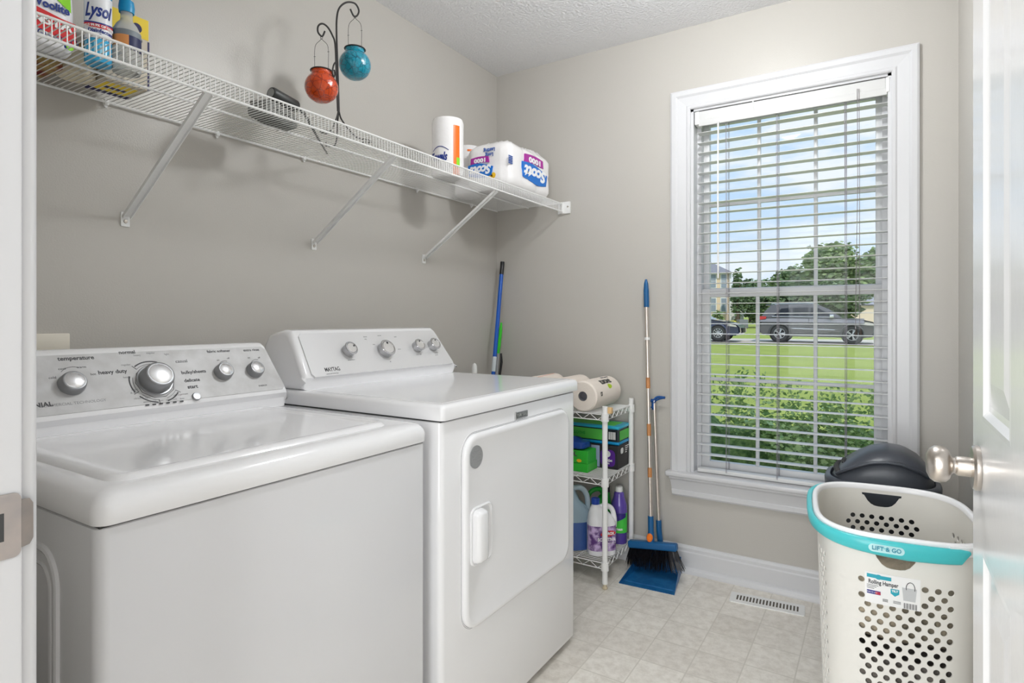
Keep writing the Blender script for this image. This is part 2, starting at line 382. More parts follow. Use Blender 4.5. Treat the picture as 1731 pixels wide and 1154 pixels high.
# baseboards
def baseboard(name, p0, p1, out, h=.119):
    p0 = Vector(p0); p1 = Vector(p1); d = (p1-p0).normalized(); o = Vector(out)
    prof = [(0, 0), (.014, 0), (.014, h-.03), (.011, h-.024), (.011, h-.012), (.006, h-.002), (0, h)]
    b = NB(); prism(b, prof, lambda u, v, t: p0 + d*t + o*u + Vector((0, 0, v)), 0, (p1-p0).length)
    q = [(.012, 0), (.031, 0), (.031, .006)] + [(.012+.019*math.cos(a), .006+.020*math.sin(a)) for a in (PI*.15, PI*.3, PI*.42)] + [(.012, .027)]
    prism(b, q, lambda u, v, t: p0 + d*t + o*u + Vector((0, 0, v)), 0, (p1-p0).length)
    return struct(name, b, M_TRIM)
baseboard('baseboard_back', (.0, 0, 0), (2.0, 0, 0), (0, -1, 0))
baseboard('baseboard_left', (0, YN, 0), (0, -.035, 0), (1, 0, 0))
baseboard('baseboard_right', (2.0, YN+.03, 0), (2.0, -.035, 0), (-1, 0, 0))

# ------------------------------------------------------------------ window
win = tag(thing('window_1', None, None, (1.42, 0, WZ0)), kind='structure')
b = NB()   # casing: mitred moulding round three sides
CW = .0875; prof = [(0, 0), (0, .012), (.005, .016), (.012, .016), (.018, .012), (.055, .015), (.064, .021), (.080, .021), (CW, .017), (CW, 0)]
zb = .447
for (a, c, sgn) in ((WX0, 0, -1), (WX1, 0, 1)):
    A = [b.verts.new((a + sgn*u, -v, zb)) for u, v in prof]; B = [b.verts.new((a + sgn*u, -v, WZ1+u)) for u, v in prof]
    for i in range(len(prof)-1): b.faces.new((A[i], A[i+1], B[i+1], B[i]))
    b.faces.new(A)
A = [b.verts.new((WX0-u, -v, WZ1+u)) for u, v in prof]; B = [b.verts.new((WX1+u, -v, WZ1+u)) for u, v in prof]
for i in range(len(prof)-1): b.faces.new((A[i], A[i+1], B[i+1], B[i]))
part('casing', b, M_TRIM, win, ang=25)
b = NB()   # jamb lining
box(b, WX0, WX0+.012, -.001, .14, WZ0, WZ1); box(b, WX1-.012, WX1, -.001, .14, WZ0, WZ1); box(b, WX0, WX1, -.001, .14, WZ1-.010, WZ1)
box(b, WX0+.012, WX0+.03, .062, .14, WZ0, WZ1-.01); box(b, WX1-.03, WX1-.012, .062, .14, WZ0, WZ1-.01)
part('jamb_lining', b, M_TRIM, win, smooth=False)
b = NB()   # stool with horns
rbox(b, .936, 1.905, -.048, 0, .427, .449, .007, 4); rbox(b, WX0, WX1, -.01, .14, .425, .449, .002, 1)
part('stool', b, M_TRIM, win)
b = NB()   # apron, returned ends
prof = [(.0, .427), (.030, .427), (.030, .417), (.020, .408), (.015, .39), (.014, .366), (.018, .362), (.018, .345), (.012, .337), (0, .337)]
xl = [.955 + (0 if v > .41 else (.427-v)*.09) for u, v in prof]
A = [b.verts.new((.950 + (.427-v)*.13, -u, v)) for u, v in prof]; B = [b.verts.new((1.892 - (.427-v)*.13, -u, v)) for u, v in prof]
for i in range(len(prof)-1): b.faces.new((A[i], A[i+1], B[i+1], B[i]))
b.faces.new(A); b.faces.new(B[::-1]); part('apron', b, M_TRIM, win, ang=25)
def sash(name, y, x0, x1, z0, z1, gx0, gx1, gz0, gz1, vx, hz_, th=.03, mw=.0145):
    b = NB()
    rbox(b, x0, gx0, y-th/2, y+th/2, z0, z1, .004, 2); rbox(b, gx1, x1, y-th/2, y+th/2, z0, z1, .004, 2)
    rbox(b, gx0-.003, gx1+.003, y-th/2, y+th/2, z0, gz0, .004, 2); rbox(b, gx0-.003, gx1+.003, y-th/2, y+th/2, gz1, z1, .004, 2)
    s = part(name, b, M_SASH, win)
    m = NB()
    for v in vx: rbox(m, v-mw/2, v+mw/2, y-.009, y+.009, gz0-.002, gz1+.002, .003, 2)
    for v in hz_: rbox(m, gx0-.002, gx1+.002, y-.0088, y+.0088, v-mw/2, v+mw/2, .003, 2)
    part('muntin_grid', m, M_SASH, s)
    g = NB(); box(g, gx0-.002, gx1+.002, y+.010, y+.013, gz0-.002, gz1+.002); part('glass_pane', g, M_GLASS, s, smooth=False)
M_SASH = mat('vinyl_sash_white', (.72, .72, .73), .35)
sash('lower_sash', .088, 1.070, 1.768, .450, 1.268, 1.1055, 1.738, .492, 1.2295, (1.306, 1.531), (.861,))
sash('upper_sash', .122, 1.070, 1.768, 1.232, 2.055, 1.0965, 1.7435, 1.272, 2.013, (1.3065, 1.5295), (1.650,))

# blind
bl = thing('window_blind', 'white horizontal slat blind lowered and tilted open in the window', 'blind', (1.42, .03, 2.056))
b = NB(); rbox(b, 1.078, 1.777, .003, .058, 2.008, 2.050, .002, 2); rbox(b, 1.078, 1.777, .001, .006, 2.001, 2.052, .002, 2)
part('headrail', b, M_SLAT, bl)
b = NB(); rbox(b, 1.076, 1.782, -.004, .002, 1.985, 2.012, .0025, 2); box(b, 1.30, 1.3045, -.006, .004, 1.985, 2.055)
part('valance', b, M_SLAT, bl)
for x0, x1 in ((1.058, 1.0785), (1.7775, 1.790)): b = NB(); rbox(b, x0, x1, -.004, .06, 1.995, 2.052, .002, 1); part('mounting_bracket', b, M_WHITEP, bl)
SP = .0447; ns = 33; b = NB()
for i in range(ns):
    z = 1.9605 - i*SP + .0005
    # gently crowned slat, tilted a hair
    sec = [(-.0245, -.0004), (-.012, .0004), (0, .0008), (.012, .0004), (.0245, -.0004), (.0245, -.0022), (.012, -.0014), (0, -.0010), (-.012, -.0014), (-.0245, -.0022)]
    ti = .0; prism(b, [(u, v + u*ti) for u, v in sec], lambda u, v, t: Vector((t, .032+u, z+v)), 1.0645, 1.785)
part('slats', b, M_SLAT, bl, ang=50)
b = NB(); rbox(b, 1.066, 1.784, .008, .056, .451, .468, .004, 3); part('bottom_rail', b, M_SLAT, bl)
b = NB()
for x in (1.189, 1.193, 1.392, 1.396, 1.640, 1.645):
    for y in (.0045, .0595): tube(b, [(x, y, 2.0), (x+(.003 if y < .01 else 0), y, 1.2), (x+.001, y, .462)], .0009, 5)
part('ladder_cords', b, mat('blind_cord', (.26, .24, .27), .7), bl)
wd = NB(); tube(wd, [hy(1214, 205, -.010), hy(1213.5, 330, -.010), hy(1214, 470, -.008)], .0038, 6); part('tilt_wand', wd, M_WHITEP, bl)
b = NB(); cz = [hy(1449, 150, -.006), hy(1450, 300, -.006), hy(1448, 420, -.006), hy(1446, 556, -.006)]; tube(b, cz, .0011, 5)
tube(b, [hy(1452, 150, -.006), hy(1453, 300, -.006), hy(1453, 420, -.006), hy(1453, 556, -.006)], .0011, 5)
pc = part('pull_cord', b, mat('cord_dark', (.20, .17, .18), .7), bl)
for px in (1447.5, 1455):
    b = NB(); p = hy(px, 560, -.006); lathe(b, [(0, .010), (.0025, .009), (.0035, .004), (.0062, -.012), (.0062, -.014), (0, -.014)], T(*p), 12)
    part('cord_tassel', b, mat('tassel_brown', (.035, .025, .02), .5), pc, label='dark brown cord tassel')

# ------------------------------------------------------------------ lamps
LX0, LY0 = 1.30, -.96
lt = thing('ceiling_lamp', 'round white flush ceiling lamp in the middle of the laundry room ceiling', 'lamp', (LX0, LY0, H))
b = NB(); lathe(b, [(0, 0), (.165, 0), (.168, -.012), (.16, -.03), (0, -.03)], T(LX0, LY0, H), 48); part('lamp_base', b, M_WHITEP, lt)
b = NB(); lathe(b, [(.155, -.03), (.15, -.038), (.12, -.050), (.07, -.058), (0, -.060)], T(LX0, LY0, H), 48); part('lamp_shade', b, mat('lamp_glass', (1, .97, .92), .4, emit=1.2), lt)
def area(name, loc, size, power, col, parent=None):
    d = bpy.data.lights.new(name, 'POINT'); d.shadow_soft_size = size/2; d.energy = power; d.color = col
    o = bpy.data.objects.new(name, d); COL.objects.link(o); o.location = loc; return o
area('ceiling_lamp_light', (LX0, LY0, H-.145), .16, LAMP_POWER, (.96, .985, 1))
lt2 = thing('hall_fill_lamp', 'round white flush ceiling lamp added in the hall as unseen fill for the laundry room', 'lamp', (2.75, -3.15, H))  # unseen lamp added to brighten the room through the doorway
b = NB(); lathe(b, [(0, 0), (.165, 0), (.168, -.012), (.16, -.03), (0, -.03)], T(2.75, -3.15, H), 40); part('lamp_base', b, M_WHITEP, lt2)
b = NB(); lathe(b, [(.155, -.03), (.15, -.038), (.12, -.050), (.07, -.058), (0, -.060)], T(2.75, -3.15, H), 40); part('lamp_shade', b, mat('lamp_glass', (1, .97, .92)), lt2)
area('hall_fill_point', (2.75, -3.15, H-.145), .16, HALL_LAMP_FILL, (.96, .985, 1))
lt3 = dup(lt2, (.62, -3.35, H), 0, 'round white flush ceiling lamp added as unseen fill at the far end of the hall by the outer wall')  # second unseen lamp, added for more fill
area('hall_fill_point', (.62, -3.35, H-.145), .16, HALL_LAMP_FILL, (.96, .985, 1))

# unseen hall window added behind the viewer, framing an area light for soft fill
w2 = tag(thing('added_hall_window', None, None, (1.5, -4.3, .3)), kind='structure'); b = NB()
for r_ in ((.45, .55, .25, 2.3), (2.45, 2.55, .25, 2.3), (.55, 2.45, .25, .35), (.55, 2.45, 2.2, 2.3), (1.47, 1.53, .35, 2.2)): rbox(b, r_[0], r_[1], -4.302, -4.27, r_[2], r_[3], .004, 2)
part('added_window_frame', b, M_TRIM, w2)
d_ = bpy.data.lights.new('hall_fill_panel', 'AREA'); d_.shape = 'RECTANGLE'; d_.size = 1.9; d_.size_y = 1.85; d_.energy = HALL_PANEL_FILL; d_.color = (.95, .98, 1)
o_ = bpy.data.objects.new('hall_fill_panel', d_); COL.objects.link(o_); o_.location = (1.5, -4.29, 1.275); o_.rotation_euler = (PI/2, 0, 0)

# floor register
reg = thing('floor_register', 'small white metal floor vent with slots in front of the baseboard', 'vent', (1.377, -.140, 0), math.radians(5))
b = NB()
prism(b, rrect(.272, .090, .008), lambda u, v, t: Vector((u, v, t)), 0, .004)
part('grille_plate', b, M_WHITEP, reg, w=False)
b = NB()
for i in range(19): box(b, -.112+i*.0122, -.112+i*.0122+.0062, -.021, .021, .0035, .0046)
part('slots', b, mat('slot_dark', (.10, .085, .07), .8), reg, w=False, smooth=False)

# ================================================================== WASHER
wa = thing('washing_machine', 'white top-load washing machine nearest the doorway with dirty silver control panel', 'washing machine', (.5, -1.93, 0))
WY0, WY1, WX = -2.279, -1.581, .8425
b = NB(); rbox(b, .14, WX, WY0, WY1, .025, .8365, .004, 2, vert=.018)
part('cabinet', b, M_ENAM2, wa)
b = NB()   # pressed recess outlines on the left side
for (x0, x1, z0, z1) in ((.20, hy(98, 980, WY0).x, .10, hy(93, 935, WY0).z),):
    rg = rrect(x1-x0, z1-z0, .05, 8); tube(b, [((x0+x1)/2+u, WY0, (z0+z1)/2+v) for u, v in rg], .006, 8, closed=True)
    rg = rrect(x1-x0-.05, z1-z0-.05, .035, 8); tube(b, [((x0+x1)/2+u, WY0+.001, (z0+z1)/2+v) for u, v in rg], .004, 8, closed=True)
part('side_pressing', b, M_ENAM2, wa)
b = NB(); box(b, .15, WX-.006, WY0+.006, WY1-.006, .836, .842); part('seam', b, M_GAP, wa, smooth=False)
b = NB()   # rolled-edge top
rings = []
for ins, z in ((.0, .8405), (-.0015, .8425), (-.0015, .862), (.001, .870), (.006, .8775), (.014, .8830), (.026, .8862), (.034, .8868), (.040, .8868)):
    x0, x1, y0, y1 = .14, WX+.004-ins, WY0-.001+ins, WY1+.001-ins
    pts = rrect(x1-x0, y1-y0, max(.022-ins*.3, .01), 6); rings.append([Vector(((x0+x1)/2+u, (y0+y1)/2+v, z)) for u, v in pts])
loft(b, rings); part('top_panel', b, M_ENAM, wa, ang=60)
b = NB(); rings = []
lx0, lx1, ly0, ly1 = .335, .797, -2.236, -1.660
for ins, z in ((-.004, .8868), (-.002, .8890), (.002, .8925), (.006, .8945), (.013, .8950), (.020, .8940), (.030, .8915), (.036, .8915)):
    pts = rrect(lx1-lx0-2*ins, ly1-ly0-2*ins, max(.03-ins, .004), 6); rings.append([Vector(((lx0+lx1)/2+u, (ly0+ly1)/2+v, z)) for u, v in pts])
loft(b, rings, cap0=False); part('lid', b, M_ENAM, wa, ang=60)
b = NB()   # console shell
cp = [(.13, .887), (.338, .887), (.338, .912), (.349, .926), (.347, .934), (.2685, 1.053), (.255, 1.062), (.235, 1.064), (.16, 1.052), (.13, 1.02)]
def console(b, cp, y0, y1, taper, r):
    # ends lean inwards towards the top
    zlo, zhi = min(z for x, z in cp), max(z for x, z in cp)
    c = NB()
    A = [c.verts.new((x, y0 + taper*max(0, (z-zlo-.04))/(zhi-zlo), z)) for x, z in cp]; B = [c.verts.new((x, y1 - taper*max(0, (z-zlo-.04))/(zhi-zlo), z)) for x, z in cp]; n = len(cp)
    fa = c.faces.new(A[::-1]); fb = c.faces.new(B)
    for i in range(n): c.faces.new((A[i], A[(i+1) % n], B[(i+1) % n], B[i]))
    bmesh.ops.bevel(c, geom=list({e for f in (fa, fb) for e in f.edges}), offset=r, segments=4, profile=.5, affect='EDGES')
    return merge(b, c)
console(b, cp, -2.272, -1.592, .022, .008)
part('console', b, M_ENAM, wa, ang=30)
def face_frame(x0, z0, x1, z1, y):
    return axes((x0, y, z0), (0, 1, 0), (x1-x0, 0, z1-z0))
WF = face_frame(.347, .934, .2685, 1.053, -1.93); WFi = WF.inverted()
def fuv(Mi, Mf, px, py, dz=0.):
    n = Mf.to_3x3() @ Vector((0, 0, 1)); o = Mf @ Vector((0, 0, dz)); h = hitp(px, py, o, n); q = Mi @ h; return q.x, q.y
fh = math.hypot(.347-.2685, 1.053-.934)
M_DIRTY = mat('smudged_silver_panel', (.60, .60, .605), .42, metal=.05, vary=(26, .5, (.47, .465, .46)), bump=(40, .15, .0005))
b = NB()
pl = [(-.318, .006), (-.318+.0, .006), (.325, .004), (.331, .012), (.318, fh-.012), (.308, fh-.002), (-.312, fh-.002), (-.322, fh-.012), (-.330, .012)]
pl = [(-.331, .010), (-.324, .002), (.322, .002), (.331, .010), (.317, fh-.012), (.306, fh-.001), (-.306, fh-.001), (-.317, fh-.012)]
prism(b, pl, lambda u, v, t: WF @ Vector((u, v, t)), -.001, .0018); part('control_panel', b, M_DIRTY, wa, label='smudged silver control panel', smooth=False)
M_KN = smat('silver_knob', 150, 151, 153, .35, metal=.6); M_KF = mat('brushed_knob_face', (.78, .78, .79), .22, metal=.9)
def dial(parent, Mf, Mi, px, py, rpx, name='knob', depth=.022, dark=False, facemat=None, sk=None):
    u, v = fuv(Mi, Mf, px, py, depth); p = Mf @ Vector((u, v, 0)); d = (p-CAM).dot(FW); r = rpx/FPX*d
    D = Mf @ T(u, v, 0)
    b = NB()
    if sk: lathe(b, [(0, .002), (sk, .002), (sk*1.02, .0035), (sk*.98, .005), (sk*.9, .0052), (0, .0052)], D, 48)
    lathe(b, [(0, .002), (r*1.06, .002), (r*1.08, .006), (r*1.0, depth*.8), (r*.93, depth*.97), (r*.88, depth), (r*.80, depth), (0, depth-.0005)], D, 40)
    k = part(name, b, M_KN, parent)
    c = NB(); lathe(c, [(0, depth+.0008), (r*.72, depth+.0008), (r*.77, depth), (r*.77, depth-.002), (0, depth-.002)], D, 36)
    part('knob_face', c, facemat or M_KF, k); return k, (u, v, r)
dial(wa, WF, WFi, 41, 651, 15); dial(wa, WF, WFi, 127, 642, 19)
bk, (u0, v0, r0) = dial(wa, WF, WFi, 272, 631, 24, depth=.034, name='cycle_dial', sk=.040)
dial(wa, WF, WFi, 383, 623, 14); dial(wa, WF, WFi, 436, 620, 13)
u, v = fuv(WFi, WF, 331, 671); b = NB(); lathe(b, [(0, 0), (.0105, 0), (.0105, .004), (.009, .0055), (0, .006)], WF @ T(u, v, .001), 28); part('start_button', b, M_KN, wa)
# printing on the washer panel
b = NB(); bl_ = NB()
def wr(s, px, py, size, tgt=None, bold=.0, fit=None):
    u, v = fuv(WFi, WF, px, py); write(tgt or b, s, size, WF @ T(u, v, .0019), ext=.0002, bold=bold, fit=fit)
wr('temperature', 128, 606, .0135, bold=.0003); wr('spin', 32, 611, .0135, bold=.0003); wr('normal', 214, 596, .0125, bold=.0003); wr('heavy duty', 190, 629, .0135, bold=.0003)
wr('casual', 306, 611, .0125); wr('bulky/sheets', 327, 629, .0125, bold=.0003); wr('delicate', 324, 643, .0125, bold=.0003); wr('start', 325, 654, .0135, bold=.0004)
wr('fabric softener', 369, 594, .011, bold=.0002); wr('extra rinse', 424, 592, .011, bold=.0002)
wr('CENTENNIAL', 44, 688, .0145, bold=.0004); wr('cold', 88, 639, .008); wr('cool', 104, 624, .008); wr('warm', 137, 621, .008); wr('hot', 157, 633, .008)
wr('COMMERCIAL TECHNOLOGY', 125, 682, .009, bl_); wr('regular', 212, 617, .007, bl_); wr('heavy', 214, 638, .007, bl_); wr('heavy', 231, 601, .007, bl_); wr('regular', 254, 597, .007, bl_); wr('light', 281, 599, .007, bl_)
wr('rinse & spin', 240, 673, .0075, bl_); wr('drain', 227, 659, .007, bl_); wr('& spin', 227, 664, .007, bl_); wr('add a garment', 305, 667, .006, bl_)
for i, s in enumerate(('sensing', 'wash', 'rinse', 'spin', 'lock', 'done')): wr(s, 248+i*11.8, 679.5-i*1.15, .0055, bl_)
wr('ENERGY', 444, 652, .007, b); wr('on', 368, 609, .007); wr('off', 385, 606, .007); wr('on', 420, 605, .007); wr('off', 437, 605, .007)
def arc(tgt, r, a0, a1, wd, hook=0):
    n = 10; q = []
    for i in range(n+1):
        a = a0+(a1-a0)*i/n; q.append((r*math.cos(a), r*math.sin(a)))
    q += [((r+wd)*math.cos(a0+(a1-a0)*i/n), (r+wd)*math.sin(a0+(a1-a0)*i/n)) for i in range(n, -1, -1)]
    prism(tgt, q, lambda u, v, t: WF @ Vector((u0+u, v0-.003+v, t)), .0018, .0022)
for a0, a1 in ((70, 128), (160, 205), (218, 262), (285, 322)):
    arc(b, .0535, math.radians(a0), math.radians(a1), .0028); arc(b, .0475, math.radians(a0+2), math.radians(a1+3), .0008)
    e = math.radians(a1+3); prism(b, [(.0475, -.0006), (.060, -.0006), (.060, .0006), (.0475, .0006)], lambda u, v, t: WF @ Vector((u0+u*math.cos(e)-v*math.sin(e), v0-.003+u*math.sin(e)+v*math.cos(e), t)), .0018, .0022)
arc(b, .0425, 0, 6.283, .0012)
for i in range(6):
    u, v = fuv(WFi, WF, 248.5+i*11.6, 685.2-i*1.25); prism(b, rrect(.0085, .003, .001, 2), lambda a, c, t: WF @ Vector((u+a, v+c, t)), .0018, .0026)
for (px, py, rr_) in ((127, 640, .0285), (383, 622, .021), (436, 619, .021)):
    u, v = fuv(WFi, WF, px, py, .0); q = []
    for i in range(9): a = math.radians(70+i*9); q.append((u+rr_*math.cos(a), v+rr_*math.sin(a)))
    tube(b, [WF @ Vector((x, y, .002)) for x, y in q], .0005, 4)
part('panel_lettering', b, M_INK, wa, smooth=False); part('fine_lettering', bl_, M_INKL, wa, smooth=False)
for x in (.2, .78):
    for y in (WY0+.06, WY1-.06):
        b = NB(); lathe(b, [(.022, 0), (.022, .012), (.012, .014), (.012, .03)], T(x, y, 0), 16); part('foot', b, M_BLACK, wa)

# ================================================================== DRYER
dr = thing('clothes_dryer', 'white front-load clothes dryer with brushed silver panel beside the washing machine', 'dryer', (.5, -1.16, 0))
DY0_, DY1_, DRX = -1.535, -.789, .85
b = NB(); rbox(b, .13, DRX, DY0_, DY1_, .025, .8755, .004, 2, vert=.016); part('cabinet', b, M_ENAM, dr)
b = NB(); box(b, .14, DRX-.006, DY0_+.006, DY1_-.006, .875, .881); part('seam', b, M_GAP, dr, smooth=False)
b = NB(); rings = []
for ins, z in ((.003, .8795), (-.003, .8815), (-.0035, .884), (-.003, .909), (0, .915), (.005, .9188), (.012, .9205), (.10, .9205)):
    x0, x1, y0, y1 = .12, DRX+.008-ins, DY0_-.003+ins, DY1_+.003-ins
    pts = rrect(x1-x0, y1-y0, .012, 5); rings.append([Vector(((x0+x1)/2+u, (y0+y1)/2+v, z)) for u, v in pts])
loft(b, rings); part('top_panel', b, M_ENAM, dr, ang=60)
b = NB(); box(b, .345, .835, -1.512, -.815, .9203, .9212); part('top_inlay_edge', b, M_ENAM, dr, smooth=False)
b = NB(); box(b, .30, .3255, -1.47, -.835, .9205, .9250); part('console_gap', b, M_GAP, dr, smooth=False)
b = NB()
cp = [(.12, .9205), (.326, .9205), (.326, .948), (.330, .956), (.326, .966), (.246, 1.084), (.232, 1.095), (.205, 1.098), (.14, 1.085), (.12, 1.05)]
console(b, cp, -1.525, -.797, .030, .016); part('console', b, M_ENAM, dr, ang=30)
DFm = face_frame(.3265, .966, .246, 1.084, -1.16); DFi = DFm.inverted(); dfh = math.hypot(.3265-.246, 1.084-.966)
M_BRUSH = mat('brushed_silver_panel', (.74, .74, .75), .30, metal=.35)
b = NB(); pl = [(-.334, .000), (-.326, -.012), (.338, -.012), (.344, -.002), (.322, dfh-.010), (.312, dfh+.000), (-.312, dfh+.000), (-.322, dfh-.010)]
prism(b, pl, lambda u, v, t: DFm @ Vector((u, v, t)), -.012, .0035); part('control_panel', b, M_BRUSH, dr, label='brushed silver control panel', smooth=False)
def dial2(px, py, rpx, ang, depth=.024, name='knob'):
    u, v = fuv(DFi, DFm, px, py, depth); p = DFm @ Vector((u, v, 0)); d = (p-CAM).dot(FW); r = rpx/FPX*d; D = DFm @ T(u, v, .0035)
    b = NB(); lathe(b, [(0, 0), (r*1.0, 0), (r*.98, depth*.75), (r*1.06, depth*.80), (r*1.08, depth*.9), (r*1.02, depth), (r*.86, depth+.0004), (r*.82, depth-.001), (0, depth-.001)], D, 44)
    k = part(name, b, smat('chrome_knob', 190, 190, 192, .18, metal=.9), dr)
    c = NB(); lathe(c, [(0, depth+.0002), (r*.76, depth+.0002), (r*.8, depth-.001), (0, depth-.0012)], D, 40); part('knob_face', c, M_KF, k)
    c = NB(); lathe(c, [(0, depth+.002), (r*.13, depth+.0015), (r*.15, depth), (0, depth)], D @ T(r*.6*math.cos(ang), r*.6*math.sin(ang), 0), 14); part('pointer_dot', c, M_INK, k)
    return u, v
dial2(594, 588, 11.5, .5); ud, vd = dial2(656, 587, 14, 1.4, name='cycle_dial'); dial2(710, 582, 10, 1.45); dial2(736, 580, 10, 1.3)
b = NB(); c = NB()
def wr2(s, px, py, size, tgt, bold=0., fit=None):
    u, v = fuv(DFi, DFm, px, py, .0035); write(tgt, s, size, DFm @ T(u, v, .0037), ext=.0002, bold=bold, fit=fit)
wr2('MAYTAG', 562, 624, .019, b, bold=.0003, fit=.058)
wr2('commercial technology', 562, 631, .005, c); wr2('temperature', 594, 608, .006, c); wr2('end of cycle', 708, 599, .006, c); wr2('wrinkle', 738, 596.5, .006, c); wr2('prevent', 738, 599.5, .005, c)
wr2('timed', 617, 569, .007, c); wr2('dry', 618, 573, .007, c); wr2('normal', 641, 567, .006, c); wr2('auto', 668, 569, .007, c); wr2('off', 660, 611, .006, c); wr2('delicate', 675, 590, .005, c); wr2('damp', 632, 582, .005, c)
part('brand_lettering', b, M_INK, dr, smooth=False); part('fine_lettering', c, M_INKL, dr, smooth=False)
# door of the dryer: rounded raised panel with a moulded rim
dy0, dy1, dz0, dz1 = -1.452, -.858, .322, .829
dd = []
def dring(ins, x, r): return [Vector((x, (dy0+dy1)/2+u, (dz0+dz1)/2+v)) for u, v in rrect(dy1-dy0-2*ins, dz1-dz0-2*ins, max(r-ins, .004), 9)]
b = NB(); loft(b, [dring(-.004, DRX-.002, .055), dring(-.004, DRX+.001, .055), dring(-.001, DRX+.0015, .055)], cap0=False, cap1=False)
loft(b, [dring(0, DRX-.001, .055), dring(0, DRX+.008, .055), dring(.003, DRX+.013, .055), dring(.009, DRX+.015, .055), dring(.016, DRX+.0145, .055), dring(.022, DRX+.0125, .055), dring(.10, DRX+.0125, .2)], cap0=False)
dop = part('dryer_door', b, M_ENAM, dr, ang=60)
b = NB(); loft(b, [dring(-.0038, DRX+.0002, .055), dring(-.0038, DRX+.0012, .055)]); 
part('door_gap', b, smat('gap_grey', 120, 120, 122, .6), dop, smooth=False)
FXd = DRX+.0125
h0, h1 = hx(793, 860, FXd), hx(830, 950, FXd)
hy0, hy1 = hx(795, 900, FXd).y, hx(831, 900, FXd).y; hz1, hz0 = hx(812, 853, FXd).z, hx(808, 953, FXd).z
cy_, cz_ = (hy0+hy1)/2, (hz0+hz1)/2
b = NB()   # scooped grip: raised ridge with a hollow to its right
def hring(w_, h_, r, x, off=0): return [Vector((x, cy_+off+u, cz_+v)) for u, v in rrect(w_, h_, r, 6)]
WW, HH = hy1-hy0, hz1-hz0
loft(b, [hring(WW, HH, .02, FXd-.002), hring(WW, HH, .02, FXd+.003), hring(WW-.006, HH-.006, .018, FXd+.0045), hring(WW-.014, HH-.014, .015, FXd+.002), hring(WW-.022, HH-.022, .012, FXd-.001)], cap0=False)
hn = part('handle', b, M_ENAM, dop, ang=50)
b = NB(); loft(b, [hring(WW*.50, HH-.012, .014, FXd-.001, -WW*.17), hring(WW*.48, HH-.016, .014, FXd+.012, -WW*.17), hring(WW*.40, HH-.024, .012, FXd+.021, -WW*.16), hring(WW*.28, HH-.034, .010, FXd+.024, -WW*.16)], cap0=False)
part('grip', b, M_ENAM, hn, ang=50)
st = hx(804.5, 772, FXd); b = NB(); sm = axes((FXd, st.y, st.z), (0, 1, 0), (0, 0, 1)); lathe(b, [(0, 0), (.0300, 0), (.0300, .0012), (0, .0012)], sm, 40)
stk = part('round_sticker', b, smat('sticker_silver', 168, 169, 170, .4, metal=.3), dop, label='round silver sticker')
b = NB(); tube(b, [sm @ Vector((.0278*math.cos(a), .0278*math.sin(a), .0014)) for a in [i*PI/24 for i in range(48)]], .0005, 4, closed=True)
for i, (hw, yy) in enumerate(((.012, .018), (.018, .011), (.021, .004), (.017, -.003), (.023, -.012))): 
    n = 7
    for k in range(n):
        x = -hw + (k+.5)*2*hw/n; box_w = hw/n*.72; prism(b, [(x-box_w, yy-.0017), (x+box_w, yy-.0017), (x+box_w*.9, yy+.0017), (x-box_w*.8, yy+.0015)], lambda u, v, t: sm @ Vector((u, v, t)), .0012, .0015)
part('sticker_print', b, M_INKL, stk, smooth=False)
bc = hx(881, 700.5, DRX); bm_ = axes((DRX, bc.y, bc.z), (0, 1, 0), (0, 0, 1))
b = NB(); prism(b, rrect(.070, .0185, .0015, 2), lambda u, v, t: bm_ @ Vector((u, v, t)), 0, .0025)
bd = part('badge', b, smat('badge_dark', 105, 105, 108, .35, metal=.6), dr, label='small dark metal badge', smooth=False)
b = NB(); tube(b, [bm_ @ Vector((u, v, .0028)) for u, v in rrect(.066, .0150, .001, 2)], .0006, 4, closed=True)
prism(b, [(-.036, -.0125), (-.0335, -.0125), (-.0335, .0125), (-.036, .0125)], lambda u, v, t: bm_ @ Vector((u, v, t)), .001, .0034)
write(b, 'MAYTAG', .0135, bm_ @ T(.002, 0, .003), ext=.0004, bold=.0004, fit=.055); part('badge_lettering', b, smat('badge_silver', 215, 215, 217, .25, metal=.7), bd, smooth=False)
for z in (.725, .432):
    b = NB(); rbox(b, DRX-.001, DRX+.0105, dy1-.003, dy1+.003, z-.045, z+.045, .0012, 2); part('hinge', b, M_NICKEL, dr)
for x in (.2, .79):
    for y in (DY0_+.06, DY1_-.06):
        b = NB(); lathe(b, [(.022, 0), (.022, .012), (.012, .014), (.012, .03)], T(x, y, 0), 16); part('foot', b, M_BLACK, dr)

# washer outlet box flange on the wall behind
b = NB(); fr0 = hx(117, 563, .004)
y1 = fr0.y; y0 = y1-.36; z1 = fr0.z; z0 = z1-.22
for r_ in ((y0, y1, z1-.052, z1), (y0, y1, z0, z0+.03), (y0, y0+.03, z0+.031, z1-.053), (y1-.032, y1, z0+.031, z1-.053)): rbox(b, 0.0005, .010, r_[0], r_[1], r_[2], r_[3], .003, 2)
solo('water_outlet_box', b, smat('cream_plastic', 226, 220, 206, .5), (.005, (y0+y1)/2, (z0+z1)/2), 'cream plastic water outlet frame on the wall behind the washing machine', 'outlet box')

